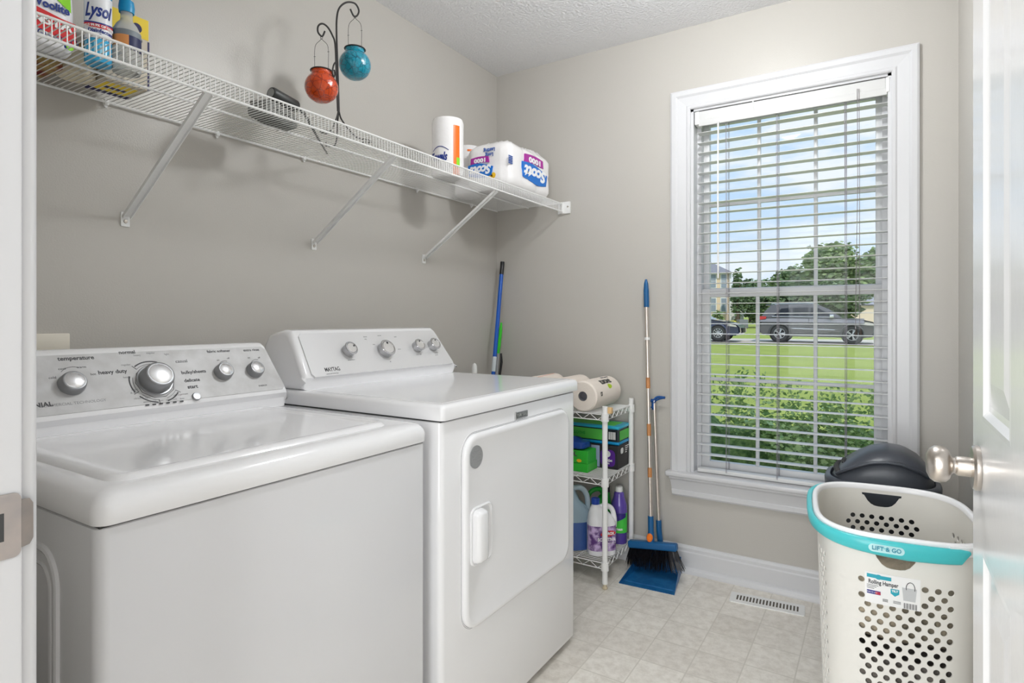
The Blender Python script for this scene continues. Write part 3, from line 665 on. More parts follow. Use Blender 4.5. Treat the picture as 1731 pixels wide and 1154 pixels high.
# ================================================================== WIRE SHELF
SZ = 1.712; SX = .405; SY0, SY1 = YN+.004, -.008
sh = thing('wire_shelf', 'long white ventilated wire shelf on the left wall above the machines', 'shelf', (.2, -1.22, SZ))
b = NB(); ny = int((SY1-SY0)/.0127)
for i in range(ny+1):
    y = SY1-.004 - i*.0127
    tube(b, [(.012, y, SZ), (.399, y, SZ), (.4055, y, SZ-.006), (.4065, y, SZ-.042)], .00125, 5, cap=False)
part('deck_wires', b, M_WIRE, sh)
for nm, x, z, r in (('front_rail', .4045, SZ-.002, .0030), ('front_rail', .4045, SZ-.042, .0034), ('middle_rail', .205, SZ-.004, .0032), ('back_rail', .010, SZ-.003, .0034)):
    b = NB(); tube(b, [(x, SY0, z), (x, SY1-.002, z)], r, 8); part(nm, b, M_WIRE, sh)
for px, py in ((211, 372), (530, 411), (716, 437)):
    f = hx(px, py, 0); y = f.y; zf = 1.412
    b = NB(); p0 = Vector((.006, y, zf)); p1 = Vector((.395, y, SZ-.040)); d = (p1-p0).normalized(); n_ = Vector((-d.z, 0, d.x))
    prism(b, [(-.011, 0), (.011, 0), (.011, -.009), (.0095, -.009), (.0095, -.0015), (-.0095, -.0015), (-.0095, -.009), (-.011, -.009)], lambda u, v, t: p0 + d*t + Vector((0, u, 0)) + n_*v, 0, (p1-p0).length)
    br = part('bracket', b, M_WIRE, sh, smooth=False)
    c = NB(); rbox(c, 0, .004, y-.0115, y+.0115, zf-.028, zf+.012, .0015, 2); part('wall_foot', c, M_WHITEP, br)
    c = NB(); lathe(c, [(.0055, 0), (.0045, .003), (0, .0036)], axes((.004, y, zf-.014), (0, 1, 0), (0, 0, 1)), 12); part('screw', c, M_NICKEL, br)
for px, py in ((180, 172), (368, 228), (515, 268), (706, 323), (798, 347)):
    p = hx(px, py, .01); b = NB(); rbox(b, 0, .014, p.y-.006, p.y+.006, SZ-.012, SZ+.004, .003, 2); lathe(b, [(.004, 0), (.004, .004), (0, .004)], axes((.004, p.y, SZ-.014), (0, 1, 0), (0, 0, 1)), 10); part('wall_clip', b, M_WHITEP, sh)
b = NB(); rbox(b, .375, .445, -.010, 0, SZ-.052, SZ+.008, .003, 2); rbox(b, .398, .412, -.020, -.002, SZ-.050, SZ+.004, .003, 2); eb = part('end_bracket', b, M_WHITEP, sh)
b = NB(); lathe(b, [(.0045, 0), (.0035, .002), (0, .0026)], axes((.432, -.010, SZ-.018), (1, 0, 0), (0, 0, 1)), 12); part('screw', b, M_NICKEL, eb)
TOP = SZ + .0016   # things stand here

# ================================================================== THINGS ON THE WIRE SHELF
def on_shelf(px, py): return hz(px, py, TOP)
# red and white pouch-shaped tub
pc_ = hx(84, 60, .26); px0, px1 = hx(33, 60, .26).y, hx(127, 60, .26).y
PY, PW = (px0+px1)/2+.004, (px1-px0)*1.10
PX = .215
po_ = thing('stain_remover_pouch', 'red and white laundry stain remover pouch beside the spray can on the wire shelf', 'cleaning product', (PX, PY, TOP))
b = NB(); rings = []
HT = .27
for k, (z, sw, sd_) in enumerate(((0, .86, .90), (.006, .93, 1.0), (.03, .97, 1.0), (.09, 1.0, .95), (.15, .97, .80), (.20, .90, .60), (.25, .80, .30), (HT, .74, .06))):
    pts = rrect(.085*sd_, PW*sw, min(.035, .04*sd_), 6); rings.append([Vector((PX+u, PY+v, TOP+z)) for u, v in pts])
loft(b, rings); part('pouch_body', b, smat('pouch_white', 235, 235, 238, .3), po_, ang=60)
def pouchx(z):   # front face x at height z
    tb = ((0, .90), (.03, 1.0), (.09, .95), (.15, .80), (.20, .60), (.25, .30), (.28, .06))
    for (a, c), (a2, c2) in zip(tb, tb[1:]):
        if z <= a2: return PX + .0425*(c+(c2-c)*(z-a)/(a2-a))
    return PX
def pouch_band(name, poly, m, off=.0012):
    b = NB(); n = 10; A = []
    # poly: list of (v0,z_low,z_high) columns across
    for v, lo, hi in poly: A.append([b.verts.new((pouchx(z)+off, PY+v*PW, TOP+z)) for z in [lo+(hi-lo)*i/n for i in range(n+1)]])
    for p, q in zip(A, A[1:]):
        for i in range(n): b.faces.new((p[i], q[i], q[i+1], p[i+1]))
    return part(name, b, m, po_, smooth=False)
RED = smat('print_red', 205, 30, 35, .4); NAVY = smat('print_navy', 25, 50, 130, .4); LIME = smat('print_lime', 140, 215, 40, .4)
pouch_band('red_band', [(-.44, .036, .078), (-.2, .030, .074), (0, .026, .070), (.2, .020, .066), (.44, .014, .064)], RED)
pouch_band('blue_band', [(-.42, .006, .012), (0, .006, .012), (.30, .006, .012)], NAVY)
pouch_band('green_flash', [(.12, .105, .120), (.25, .095, .125), (.36, .085, .130)], LIME)
b = NB()
pm = lambda u, v, t: Vector((pouchx(v)+.0022+t, PY+u, TOP+v))
def pw_(bm, s, u0, z0, size, **k): write(bm, s, size, f=lambda u, v, t: pm(u+u0, v+z0, t), **k)
pw_(b, 'Woolite', .0, .086, .024, bold=.0008, fit=.072); part('brand_lettering', b, NAVY, po_, smooth=False)
b = NB(); pw_(b, 'INSTA', .0, .051, .027, bold=.001, fit=.082); part('product_lettering', b, smat('print_white', 240, 240, 240, .5), po_, smooth=False)
b = NB()
for i in range(4): tube(b, [pm(-.045+i*.03+.0065*math.cos(a), .0215+.0065*math.sin(a), 0) for a in [k*PI/10 for k in range(20)]], .0008, 4, closed=True)
pw_(b, 'clean  remove  fresh', 0, .0215, .005); part('fine_lettering', b, NAVY, po_, smooth=False)
for v in (-.40, .34):
    b = NB(); c = pm(v*PW, .010, 0); lathe(b, [(0, 0), (.007, 0), (.007, .0006), (0, .0006)], axes(c, (0, 1, 0), (0, 0, 1)), 20); part('green_dot', b, LIME, po_)
# disinfectant can
lc = hx(166, 60, .235); LX, LY = .235, lc.y; lr = .5*(hx(193, 60, .235).y-hx(138, 60, .235).y)*.80
ly = thing('spray_can', 'tall blue and white disinfectant spray can with red stripe on the wire shelf', 'spray can', (LX, LY, TOP))
b = NB(); lathe(b, [(0, 0), (lr*.94, 0), (lr, .003), (lr, .205), (lr*.97, .212), (lr*.75, .224), (lr*.74, .226), (0, .226)], T(LX, LY, TOP), 48)
part('can_body', b, smat('can_blue', 60, 170, 215, .25, metal=.3), ly)
b = NB(); lathe(b, [(0, .226), (lr*.72, .226), (lr*.72, .262), (lr*.66, .270), (0, .271)], T(LX, LY, TOP), 36); part('cap', b, M_WHITEP, ly)
va = math.atan2(CAM.y-LY, CAM.x-LX)
b = NB(); cylpatch(b, LX, LY, lr, va-1.25, va+1.35, .052+TOP, .150+TOP, 28); part('white_label', b, smat('label_white', 232, 234, 238, .35), ly)
b = NB(); cylpatch(b, LX, LY, lr+.0008, va-1.25, va+1.35, 0, 1, 28, f=lambda t: (TOP+.079-.004*math.sin(t*PI), TOP+.088-.004*math.sin(t*PI))); part('red_stripe', b, RED, ly)
b = NB(); cylpatch(b, LX, LY, lr+.0008, va-1.25, va+1.35, 0, 1, 28, f=lambda t: (TOP+.088-.004*math.sin(t*PI), TOP+.0915-.004*math.sin(t*PI)))
write(b, 'Lysol', .042, f=cylmap(LX, LY, lr+.0014, va+.05, TOP+.114), shear=.35, bold=.0010, fit=.060)
write(b, 'Disinfectant', .0115, f=cylmap(LX, LY, lr+.0008, va+.25, TOP+.0685), bold=.0004); write(b, 'Spray', .0115, f=cylmap(LX, LY, lr+.0008, va+.5, TOP+.0575), bold=.0004)
part('can_lettering', b, NAVY, ly, smooth=False)
b = NB(); write(b, 'KILLS 99.9% OF GERMS', .0075, f=cylmap(LX, LY, lr+.0018, va+.1, TOP+.0795), bold=.0003); part('stripe_lettering', b, MATS['print_white'], ly, smooth=False)
b = NB()
for i in range(5): cylpatch(b, LX, LY, lr, va-1.1+i*.4, va-.95+i*.4+.08*(i % 2), TOP+.006+.006*(i % 3), TOP+.044-.008*(i % 2), 4)
part('pale_bubbles', b, smat('can_paleblue', 150, 210, 232, .3), ly)
# clear bottle with blue cap
BX = .24; c0 = hx(214, 60, BX); BY = c0.y; br_ = .5*(hx(246, 90, BX).y-hx(196, 90, BX).y)*.92
cb = thing('clear_bottle', 'clear squat bottle with blue cap and orange and navy label beside the spray can', 'bottle', (BX, BY, TOP))
MCB = mat('clear_plastic', (.82, .84, .83), .12, trans=.55, ior=1.2)
b = NB(); lathe(b, [(0, 0), (br_*.92, 0), (br_, .005), (br_, .085), (br_*.95, .098), (br_*.72, .113), (br_*.46, .123), (br_*.42, .128), (br_*.42, .145), (0, .145)], T(BX, BY, TOP), 40); part('bottle_body', b, MCB, cb)
b = NB(); lathe(b, [(0, .143), (br_*.52, .143), (br_*.56, .155), (br_*.50, .170), (br_*.40, .173), (0, .173)], T(BX, BY, TOP), 30); part('cap', b, smat('cap_blue', 20, 140, 190, .35), cb)
va = math.atan2(CAM.y-BY, CAM.x-BX)
b = NB(); cylpatch(b, BX, BY, br_, va-1.3, va+1.3, TOP+.081, TOP+.094, 24); part('grey_band', b, smat('label_grey', 120, 128, 135, .5), cb)
b = NB(); cylpatch(b, BX, BY, br_, va-1.2, va+.15, TOP+.056, TOP+.081, 20); part('orange_label', b, smat('label_orange', 215, 145, 85, .5), cb)
b = NB(); cylpatch(b, BX, BY, br_, va+.15, va+1.3, TOP+.048, TOP+.081, 20); part('navy_label', b, smat('label_navy', 28, 36, 80, .5), cb)
b = NB(); write(b, 'Uri', .016, f=cylmap(BX, BY, br_*1.0, va-.4, TOP+.034)); write(b, 'BABY', .010, f=cylmap(BX, BY, br_, va+.2, TOP+.020)); part('bottle_lettering', b, M_INKL, cb, smooth=False)
# box behind
yb = thing('cleaner_box', 'yellow, cream and navy cardboard box behind the clear bottle on the wire shelf', 'box', (.10, -1.93, TOP))
bx0, bx1 = .062, .170; by1 = hx(252, 120, bx1).y; by0 = by1-.10
bz = TOP+.180
b = NB(); rbox(b, bx0, bx1, by0, by1, TOP, bz, .0015, 1); part('box_body', b, smat('box_cream', 205, 195, 178, .6), yb, smooth=False)
b = NB(); box(b, bx1, bx1+.0008, by0+.002, by1-.002, bz-.052, bz-.001); box(b, bx0+.02, bx1-.02, by0+.01, by1-.015, TOP-.0008, TOP); part('yellow_panel', b, smat('box_yellow', 235, 205, 60, .6), yb, smooth=False)
b = NB(); box(b, bx1-.002, bx1+.0006, by1-.004, by1+.0006, TOP, bz-.055); box(b, bx0-.0006, bx0+.02, by0, by1, TOP-.0009, TOP+.002); box(b, bx0+.045, bx0+.06, by0+.02, by1-.03, TOP-.0012, TOP)
c = axes((bx1+.001, by1-.03, bz-.03), (0, 1, 0), (0, 0, 1)); lathe(b, [(0, 0), (.012, 0), (.012, .0006), (0, .0006)], c, 18); write(b, 'BIO', .016, c @ T(0, -.03, .0), bold=.0008); part('navy_print', b, smat('box_navy', 40, 38, 85, .6), yb, smooth=False)
# low things behind the pouch
b = NB(); rbox(b, .035, .135, hx(22, 60, .1).y, hx(112, 100, .1).y-.02, TOP, TOP+.09, .002, 1)
solo('red_box', b, smat('dark_red_box', 120, 22, 28, .6, vary=(14, .1, srgb(170, 145, 90))), (.085, -2.15, TOP), 'low dark red and gold carton behind the stain remover pouch', 'box', smooth=False)
p = on_shelf(128, 132); tb = thing('cream_tub', 'round cream tub standing behind the spray can on the wire shelf', 'tub', (p.x, p.y, TOP))
b = NB(); lathe(b, [(0, 0), (.036, 0), (.040, .004), (.042, .06), (0, .06)], T(p.x, p.y, TOP), 36); part('tub_body', b, smat('cream_tub', 222, 212, 188, .45), tb)
b = NB(); lathe(b, [(0, .06), (.044, .06), (.044, .070), (.04, .074), (0, .074)], T(p.x, p.y, TOP), 36); part('lid', b, smat('tub_lid', 150, 120, 70, .45), tb)

# black handled tool, grey body with dotted grille
tl = thing('handheld_light', 'black cylinder-ended cordless work light lying left of the candle stand on the wire shelf', 'work light', (.25, -1.50, TOP))
a0 = hitp(458, 157, (.25, 0, 0), (1, 0, 0)); a1 = hitp(501, 181, (.24, 0, 0), (1, 0, 0))
dv = (a1-a0).normalized(); b = NB(); tube(b, [a0, a0+dv*.004, a1-dv*.006, a1, a1+dv*.004], [.017, .019, .019, .016, .010], 20)
part('cylinder_head', b, smat('tool_black', 48, 50, 49, .45), tl)
b = NB(); tube(b, [a0-dv*.0012, a0+dv*.0005], [.0135, .0135], 20); part('lens', b, smat('lens_grey', 150, 152, 150, .3), tl)
b = NB(); cc = bez([a1, a1+Vector((.0, .03, -.012)), on_shelf(520, 205)+Vector((0, 0, .006)), on_shelf(540, 240)+Vector((0, 0, .004)), on_shelf(553, 262)+Vector((0, 0, .006))], 10); tube(b, cc, [.0055 - .003*i/len(cc) for i in range(len(cc))], 8); part('arm', b, smat('tool_black', 48, 50, 49), tl)
gp = on_shelf(462, 210); bm0 = axes((gp.x, gp.y, TOP), (math.cos(1.9), math.sin(1.9), 0), (-math.sin(1.9), math.cos(1.9), 0))
b = NB(); rbox(b, -.075, .075, -.038, .038, .001, .05, .014, 4, M=bm0); part('body', b, smat('tool_grey', 112, 113, 111, .5), tl)
b = NB()
for i in range(9):
    for j in range(4):
        for z in (-.0004,): lathe(b, [(0, .0004), (.0032, .0004), (.0032, .0014), (0, .0014)], bm0 @ T(-.052+i*.013, -.022+j*.0145, 0), 8)
for i in range(8): lathe(b, [(0, 0), (.0035, 0), (.0035, .001), (0, .001)], bm0 @ T(-.048+i*.0135, -.038, .028) @ RX(PI/2), 8)
part('grille_holes', b, M_BLACK, tl)
# candle stand
sb = on_shelf(573, 213); sb = Vector((.265, hx(576, 200, .265).y, TOP))
cs = thing('candle_stand', 'black iron two-arm hook stand on the wire shelf', 'stand', tuple(sb))
def sp_(px, py): return hx(px, py, sb.x)
b = NB(); q = bez([sp_(573, 188), sp_(571, 120), sp_(569, 60), sp_(569.5, 30), sp_(574, 13), sp_(586, 4), sp_(600, 6), sp_(606.5, 17), sp_(604, 26), sp_(598, 27), sp_(592, 15)], 10); tube(b, q, .0030, 8); part('tall_hook', b, M_IRON, cs)
b = NB(); q = bez([sp_(571, 188), sp_(568.5, 120), sp_(566.5, 75), sp_(562, 60), sp_(554, 46), sp_(545, 40), sp_(538, 44), sp_(537.5, 54), sp_(543, 61), sp_(546, 60), sp_(549, 53)], 10); tube(b, q, .0028, 8); part('short_hook', b, M_IRON, cs)
b = NB(); q = bez([sp_(568, 104), sp_(564, 110), sp_(562, 122), sp_(564, 130), sp_(566, 126), sp_(565, 118)], 8); tube(b, q, .0026, 8); part('scroll', b, M_IRON, cs)
jn = sp_(572.5, 186)
for k in range(3):
    a = 2*PI*k/3+.6; q = bez([jn, jn+Vector((.012*math.cos(a), .012*math.sin(a), -.035)), Vector((sb.x+.05*math.cos(a), sb.y+.05*math.sin(a), TOP+.012)), Vector((sb.x+.088*math.cos(a), sb.y+.088*math.sin(a), TOP+.0032)), Vector((sb.x+.095*math.cos(a+.25), sb.y+.095*math.sin(a+.25), TOP+.0032)), Vector((sb.x+.07*math.cos(a+.45), sb.y+.07*math.sin(a+.45), TOP+.0032))], 8)
    b = NB(); tube(b, q, .0026, 8); part('leg', b, M_IRON, cs)
def crackle(name, c1, c2):
    m = bpy.data.materials.new(name); m.use_nodes = True; t = m.node_tree; bb = t.nodes['Principled BSDF']; co = N(t, 'ShaderNodeTexCoord')
    vo = N(t, 'ShaderNodeTexVoronoi', feature='DISTANCE_TO_EDGE'); vo.inputs['Scale'].default_value = 55; r = N(t, 'ShaderNodeValToRGB')
    r.color_ramp.elements[0].position = 0; r.color_ramp.elements[0].color = (*c2, 1); r.color_ramp.elements[1].position = .07; r.color_ramp.elements[1].color = (*c1, 1)
    nn = N(t, 'ShaderNodeTexNoise'); nn.inputs['Scale'].default_value = 90; t.links.new(co.outputs['Object'], nn.inputs['Vector'])
    t.links.new(co.outputs['Object'], vo.inputs['Vector']); t.links.new(vo.outputs[0], r.inputs[0]); t.links.new(r.outputs[0], bb.inputs['Base Color'])
    bp = N(t, 'ShaderNodeBump'); bp.inputs['Strength'].default_value = .8; bp.inputs['Distance'].default_value = .004; t.links.new(nn.outputs[0], bp.inputs['Height']); t.links.new(bp.outputs[0], bb.inputs['Normal'])
    bb.inputs['Roughness'].default_value = .10; bb.inputs['Transmission Weight'].default_value = .35; bb.inputs['Coat Weight'].default_value = .6; return m
for nm, lab, pxc, pyc, rp, hk, cols in (('candle_lantern', 'red-orange crackled glass ball candle holder hanging from the short hook', 543.5, 148, 27.5, (543, 62), ((.90, .085, .0), (.30, .02, .0))),
                           ('candle_lantern', 'teal blue crackled glass ball candle holder hanging from the tall hook', 600, 110, 26.5, (600, 27), ((.0, .40, .58), (.0, .12, .20)))):
    c = sp_(pxc, pyc); dd_ = (c-CAM).dot(FW); r = rp/FPX*dd_*1.0; top = sp_(*hk)
    hl = thing(nm, lab, 'candle holder', (c.x, c.y, c.z-r))
    b = NB(); prof = [(0, -r*.90), (r*.35, -r*.88)] + [(r*math.cos(a), r*.95*math.sin(a)) for a in [math.radians(q) for q in range(-62, 58, 8)]] + [(r*.60, r*.90), (r*.62, r*1.02)]
    inner = [(rr_*.93, z) for rr_, z in prof[::-1]][:-2] + [(0, -r*.83)]
    lathe(b, prof + inner, T(*c), 40); part('glass_ball', b, crackle('crackle_' + ('red' if hk[0] < 560 else 'teal'), *cols), hl)
    b = NB(); n_ = [Vector((c.x + r*.64*math.cos(k*PI/16), c.y + r*.64*math.sin(k*PI/16), c.z+r*1.0)) for k in range(32)]; tube(b, n_, .0021, 6, closed=True); part('rim_ring', b, M_IRON, hl)
    b = NB(); dv = RT*1.0
    for s in (-1, 1):
        wv = dv*(r*.42*s)
        tube(b, bez([c+dv*(r*.62*s*.7)+Vector((0, 0, r*1.0)), c+wv+Vector((0, 0, r*1.35)), c+wv*.95+Vector((0, 0, (top.z-c.z)*.80)), Vector((c.x, c.y, top.z-.012))+wv*.25, Vector((c.x, c.y, top.z-.006))], 6), .0008, 5)
        zz = c.z+r*(1.9 if s < 0 else 2.2); tube(b, [c+wv+Vector((0, 0, zz-c.z))-dv*.003, c+wv+Vector((0, 0, zz-c.z))+dv*.003], .0007, 4)
    tube(b, [Vector((c.x, c.y, top.z-.003)) + dv*(.0035*math.cos(a)) + Vector((0, 0, .0035*math.sin(a))) for a in [k*PI/6 for k in range(12)]], .0008, 4, closed=True)
    part('wire_handle', b, M_IRON, hl)
# paper towels and toilet paper
M_PAPER = smat('paper_white', 236, 230, 224, .8, bump=(60, .5, .002)); M_FILM = smat('packing_film', 238, 236, 236, .22, bump=(14, .7, .006)); ORA = smat('film_orange', 238, 110, 10, .35)
def puffy(bm, x0, x1, y0, y1, z0, z1, nx, ny_, amp, seed, r=.03, nz_=2):
    """shrink-wrapped pack with rolls pressing through the film"""
    rr = random.Random(seed); levels = 14; rings = []
    for k in range(levels+1):
        t = k/levels; z = z0+(z1-z0)*t; e = min(t, 1-t)*2; ins = .022*(1-min(1, e*3.0))**2
        pts = []
        for u, v in rrect(x1-x0-2*ins, y1-y0-2*ins, r, 6):
            pts.append((u, v))
        # resample evenly
        P = [Vector((u, v, 0)) for u, v in pts]; P.append(P[0]); L_ = [0]
        for a, c in zip(P, P[1:]): L_.append(L_[-1]+(c-a).length)
        M_ = 96; out = []
        for i in range(M_):
            s = L_[-1]*i/M_; j = max(q for q in range(len(L_)) if L_[q] <= s); j = min(j, len(P)-2); f = (s-L_[j])/(L_[j+1]-L_[j]); out.append(P[j].lerp(P[j+1], f))
        ring = []
        for p in out:
            gx = abs(math.sin(PI*(p.y/(y1-y0)+.5)*ny_)); gy = abs(math.sin(PI*(p.x/(x1-x0)+.5)*nx)); gz = abs(math.sin(PI*t*nz_))
            ex = abs(abs(p.x)-(x1-x0)/2) < .03; ey = abs(abs(p.y)-(y1-y0)/2) < .03
            bl = -amp*(1-(gx if ex else gy)**.5) - amp*.6*(1-gz**.5)
            n = p.normalized(); q = p + n*(bl + rr.uniform(-.0012, .0012)); ring.append(Vector(((x0+x1)/2+q.x, (y0+y1)/2+q.y, z)))
        rings.append(ring)
    # domed lumpy cap
    last = rings[-1]; cx_, cy_2 = (x0+x1)/2, (y0+y1)/2
    for f, dz in ((.86, .010), (.62, .013), (.35, .008), (.12, .010)): rings.append([Vector((cx_+(p.x-cx_)*f, cy_2+(p.y-cy_2)*f, z1+dz+rr.uniform(-.003, .004)+.006*math.sin(14*p.x)*math.cos(17*p.y))) for p in last])
    loft(bm, rings); return bm
tx_ = .235; tc_ = hx(757, 250, tx_); tr = .066
tp = thing('paper_towel_roll', 'wrapped paper towel roll with orange stripe standing on the wire shelf', 'paper towel roll', (tx_, tc_.y, TOP))
b = NB(); lathe(b, [(0, 0), (tr*.8, 0), (tr, .008), (tr*1.01, .06), (tr*.99, .14), (tr*1.0, .225), (tr*.93, .240), (tr*.6, .246), (tr*.25, .240), (0, .242)], T(tx_, tc_.y, TOP), 48); part('roll', b, M_FILM, tp)
va = math.atan2(CAM.y-tc_.y, CAM.x-tx_)
b = NB(); cylpatch(b, tx_, tc_.y, tr*1.012, va+.34, va+.78, TOP+.004, TOP+.205, 8); part('orange_stripe', b, ORA, tp)
b = NB(); write(b, 'Towels', .046, f=cylmap(tx_, tc_.y, tr*1.015, va-.62, TOP+.075), shear=.25, bold=.0018, fit=.080)
cylpatch(b, tx_, tc_.y, tr*1.013, va-1.1, va+.05, 0, 1, 16, f=lambda t: (TOP+.100+.016*math.sin(t*PI), TOP+.103+.016*math.sin(t*PI))); part('towel_lettering', b, NAVY, tp, smooth=False)
b = NB(); cylpatch(b, tx_, tc_.y, tr*1.014, va+.55, va+.80, TOP+.035, TOP+.075, 5); part('green_flash', b, LIME, tp)
b = NB(); y2 = -.372; x2 = .082; tr = .064; lathe(b, [(0, 0), (tr*.8, 0), (tr, .008), (tr, .222), (tr*.93, .236), (tr*.5, .242), (0, .238)], T(x2, y2, TOP), 40)
s2 = solo('paper_towel_roll', b, M_FILM, (x2, y2, TOP), 'wrapped paper towel roll half hidden between the orange-striped roll and the toilet paper pack', 'paper towel roll')
b = NB(); cylpatch(b, x2, y2, tr*1.01, va-.1, va+.5, TOP+.205, TOP+.214, 8); part('orange_stripe', b, ORA, s2)
qx0, qx1 = .152, .388; qy0, qy1 = -.490, -.100; qz = TOP+.205
tpk = thing('toilet_paper_pack', 'clear-wrapped pack of toilet paper lying upside down by the corner on the wire shelf', 'toilet paper', (.245, -.28, TOP))
b = NB(); puffy(b, qx0, qx1, qy0, qy1, TOP, qz, 2, 3, .007, 3); part('pack', b, M_FILM, tpk, ang=60)
BLU = smat('logo_blue', 15, 110, 200, .4); MAG = smat('logo_magenta', 165, 40, 150, .4)
def logo(Mf, sx=1., sy=1., txt='Scott'):
    b = NB(); n = 14
    q = [(-.045+.09*i/n, .024+.006*math.sin(i/n*PI*1.3)) for i in range(n+1)] + [(.050-.10*i/n, -.024-.008*math.sin(i/n*PI*1.2)+.010*(i/n)) for i in range(n+1)]
    prism(b, [(u*sx, v*sy) for u, v in q], lambda u, v, t: Mf @ Vector((u, v, t)), -.006, .0012); part('logo_field', b, BLU, tpk, smooth=False)
    b = NB(); q = [(-.034+.074*i/n, -.027-.006*math.sin(i/n*PI)+.006*i/n) for i in range(n+1)] + [(.038-.070*i/n, -.050-.004*math.sin(i/n*PI)) for i in range(n+1)]
    prism(b, [(u*sx, v*sy) for u, v in q], lambda u, v, t: Mf @ Vector((u, v, t)), -.006, .0010); part('logo_band', b, MAG, tpk, smooth=False)
    S = Matrix.Diagonal((sx, sy, 1, 1))
    b = NB(); write(b, txt, .046, Mf @ T(0, 0, .0016) @ S @ T(0, -.002, 0), ext=.0006, shear=.25, bold=.0022, fit=.088); write(b, '1000', .021, Mf @ T(0, 0, .0014) @ S @ T(.002, -.039, 0), ext=.0005, bold=.0010, fit=.046); part('logo_lettering', b, smat('logo_white', 240, 240, 242, .5), tpk, smooth=False)
# printing reads upside down because the pack lies on its top
c = hx(904, 295, qx1); logo(axes((qx1+.001, c.y, c.z), (0, -1, 0), (0, 0, -1)), 2.35, 1.55)
c = hy(812, 288, qy0); logo(axes((c.x, qy0-.001, c.z), (-1, 0, 0), (0, 0, -1)), 1.35, 1.15)
b = NB(); c = hy(827, 257, qy0-.002); Mt = axes((c.x, qy0-.002, c.z), (-1, 0, 0), (0, 0, -1)); write(b, 'Long', .022, Mt @ T(0, .011, 0), bold=.0008); write(b, 'Lasting', .022, Mt @ T(0, -.010, 0), bold=.0008)
c = hx(863, 269, qx1); Mt = axes((qx1+.001, c.y, c.z), (0, -1, 0), (0, 0, -1))
for i in range(5): prism(b, [(-.016, -.016+i*.0075), (.014, -.016+i*.0075), (.014, -.012+i*.0075), (-.016, -.012+i*.0075)], lambda u, v, t: Mt @ Vector((u, v, t)), -.003, .0006)
part('pack_lettering', b, smat('print_midblue', 50, 90, 165, .5), tpk, smooth=False)
b = NB(); c = hy(832, 296, qy0-.002); Mt = axes((c.x, qy0+.001, c.z), (-1, 0, 0), (0, 0, -1)); lathe(b, [(0, 0), (.013, 0), (.013, .0010), (0, .0010)], Mt @ T(-.004, 0, 0), 20); prism(b, [(0, -.004), (.03, 0), (0, .006)], lambda u, v, t: Mt @ Vector((u, v, t)), 0, .001); part('yellow_flash', b, smat('flash_yellow', 240, 190, 40, .5), tpk, smooth=False)

# ================================================================== CORNER RACK
RX0, RX1, RY0, RY1 = .235, .780, -.358, -.052
rk = thing('wire_rack', 'small white three-tier wire rack between the dryer and the brooms', 'rack', ((RX0+RX1)/2, (RY0+RY1)/2, 0))
for x in (RX0, RX1):
    for y in (RY0, RY1):
        b = NB(); tube(b, [(x, y, .022), (x, y, .765)], .0115, 16); q = part('post', b, M_WIRE, rk)
        c = NB(); lathe(c, [(.009, 0), (.0115, .003), (.0115, .008), (.008, .010), (.008, .022)], T(x, y, 0), 14); part('post_foot', c, smat('foot_ivory', 205, 192, 165, .5), q)
        for z in (.722, .449, .098):
            c = NB(); lathe(c, [(.0115, -.020), (.0165, -.020), (.0155, .014), (.0115, .014)], T(x, y, z), 18); part('collar', c, M_WIRE, q)
for z in (.732, .459, .108):
    b = NB(); zl = z-.026
    ins = .002
    for zz in (z-.002, zl): tube(b, [(RX0, RY0, zz), (RX1, RY0, zz), (RX1, RY1, zz), (RX0, RY1, zz)], .0024, 6, closed=True)
    def zig(p, q, n):
        p = Vector(p); q = Vector(q); tube(b, [p.lerp(q, i/n) + Vector((0, 0, zl if i % 2 else z-.002)) for i in range(n+1)], .0018, 5)
    zig((RX0, RY0, 0), (RX1, RY0, 0), 16); zig((RX0, RY1, 0), (RX1, RY1, 0), 16); zig((RX1, RY0, 0), (RX1, RY1, 0), 12); zig((RX0, RY0, 0), (RX0, RY1, 0), 12)
    for i in range(1, 19): y = RY0+(RY1-RY0)*i/19; tube(b, [(RX0, y, z), (RX1, y, z)], .0016, 5)
    for x in (RX0+.14, RX0+.275, RX0+.41): tube(b, [(x, RY0, z-.004), (x, RY1, z-.004)], .0022, 6)
    part('wire_tray', b, M_WIRE, rk)
RZt, RZm, RZb = .7337, .4607, .1097
# paper towel rolls on top
M_TOWEL = smat('quilted_paper', 236, 226, 216, .75, bump=(120, .6, .002))
def towel(px, x, lab, wrap=False):
    r = .066; tl_ = thing('kitchen_roll', lab, 'paper towel roll', (x, -.21, RZt), 0, 'paper towel rolls lying on the wire rack')
    Mx = T(x, -.355, RZt+r) @ RX(-PI/2)
    b = NB(); lathe(b, [(.021, .004), (.021, 0), (r-.006, 0), (r, .006), (r*1.005, .14), (r, .272), (r-.006, .278), (.021, .278), (.021, .274)], Mx, 48, cap=False); part('roll', b, M_TOWEL, tl_)
    c = NB(); lathe(c, [(.0205, .272), (.0205, .006), (.0185, .005), (.0185, .273)], Mx, 24, cap=False); lathe(c, [(0, .030), (.019, .030), (.019, .032), (0, .032)], Mx, 16); part('core', c, smat('core_grey', 130, 130, 138, .7), tl_)
    return tl_, Mx, r
t1, Mx, r = towel(985, .676, 'printed quilted paper towel roll at the front corner of the rack top')
def rollmap(a0, h0): return lambda u, v, t: Mx @ Vector(((r+.0012+t)*math.cos(a0+v/r), (r+.0012+t)*math.sin(a0+v/r), h0+u))
b = NB(); write(b, 'STRONG', .030, f=rollmap(-.95, .15), bold=.002, fit=.11); write(b, '12', .022, f=rollmap(-.15, .05), bold=.001); write(b, 'paper towels', .014, f=rollmap(-1.35, .20), bold=.0005); part('roll_lettering', b, smat('print_darkgrey', 60, 62, 60, .6), t1, smooth=False)
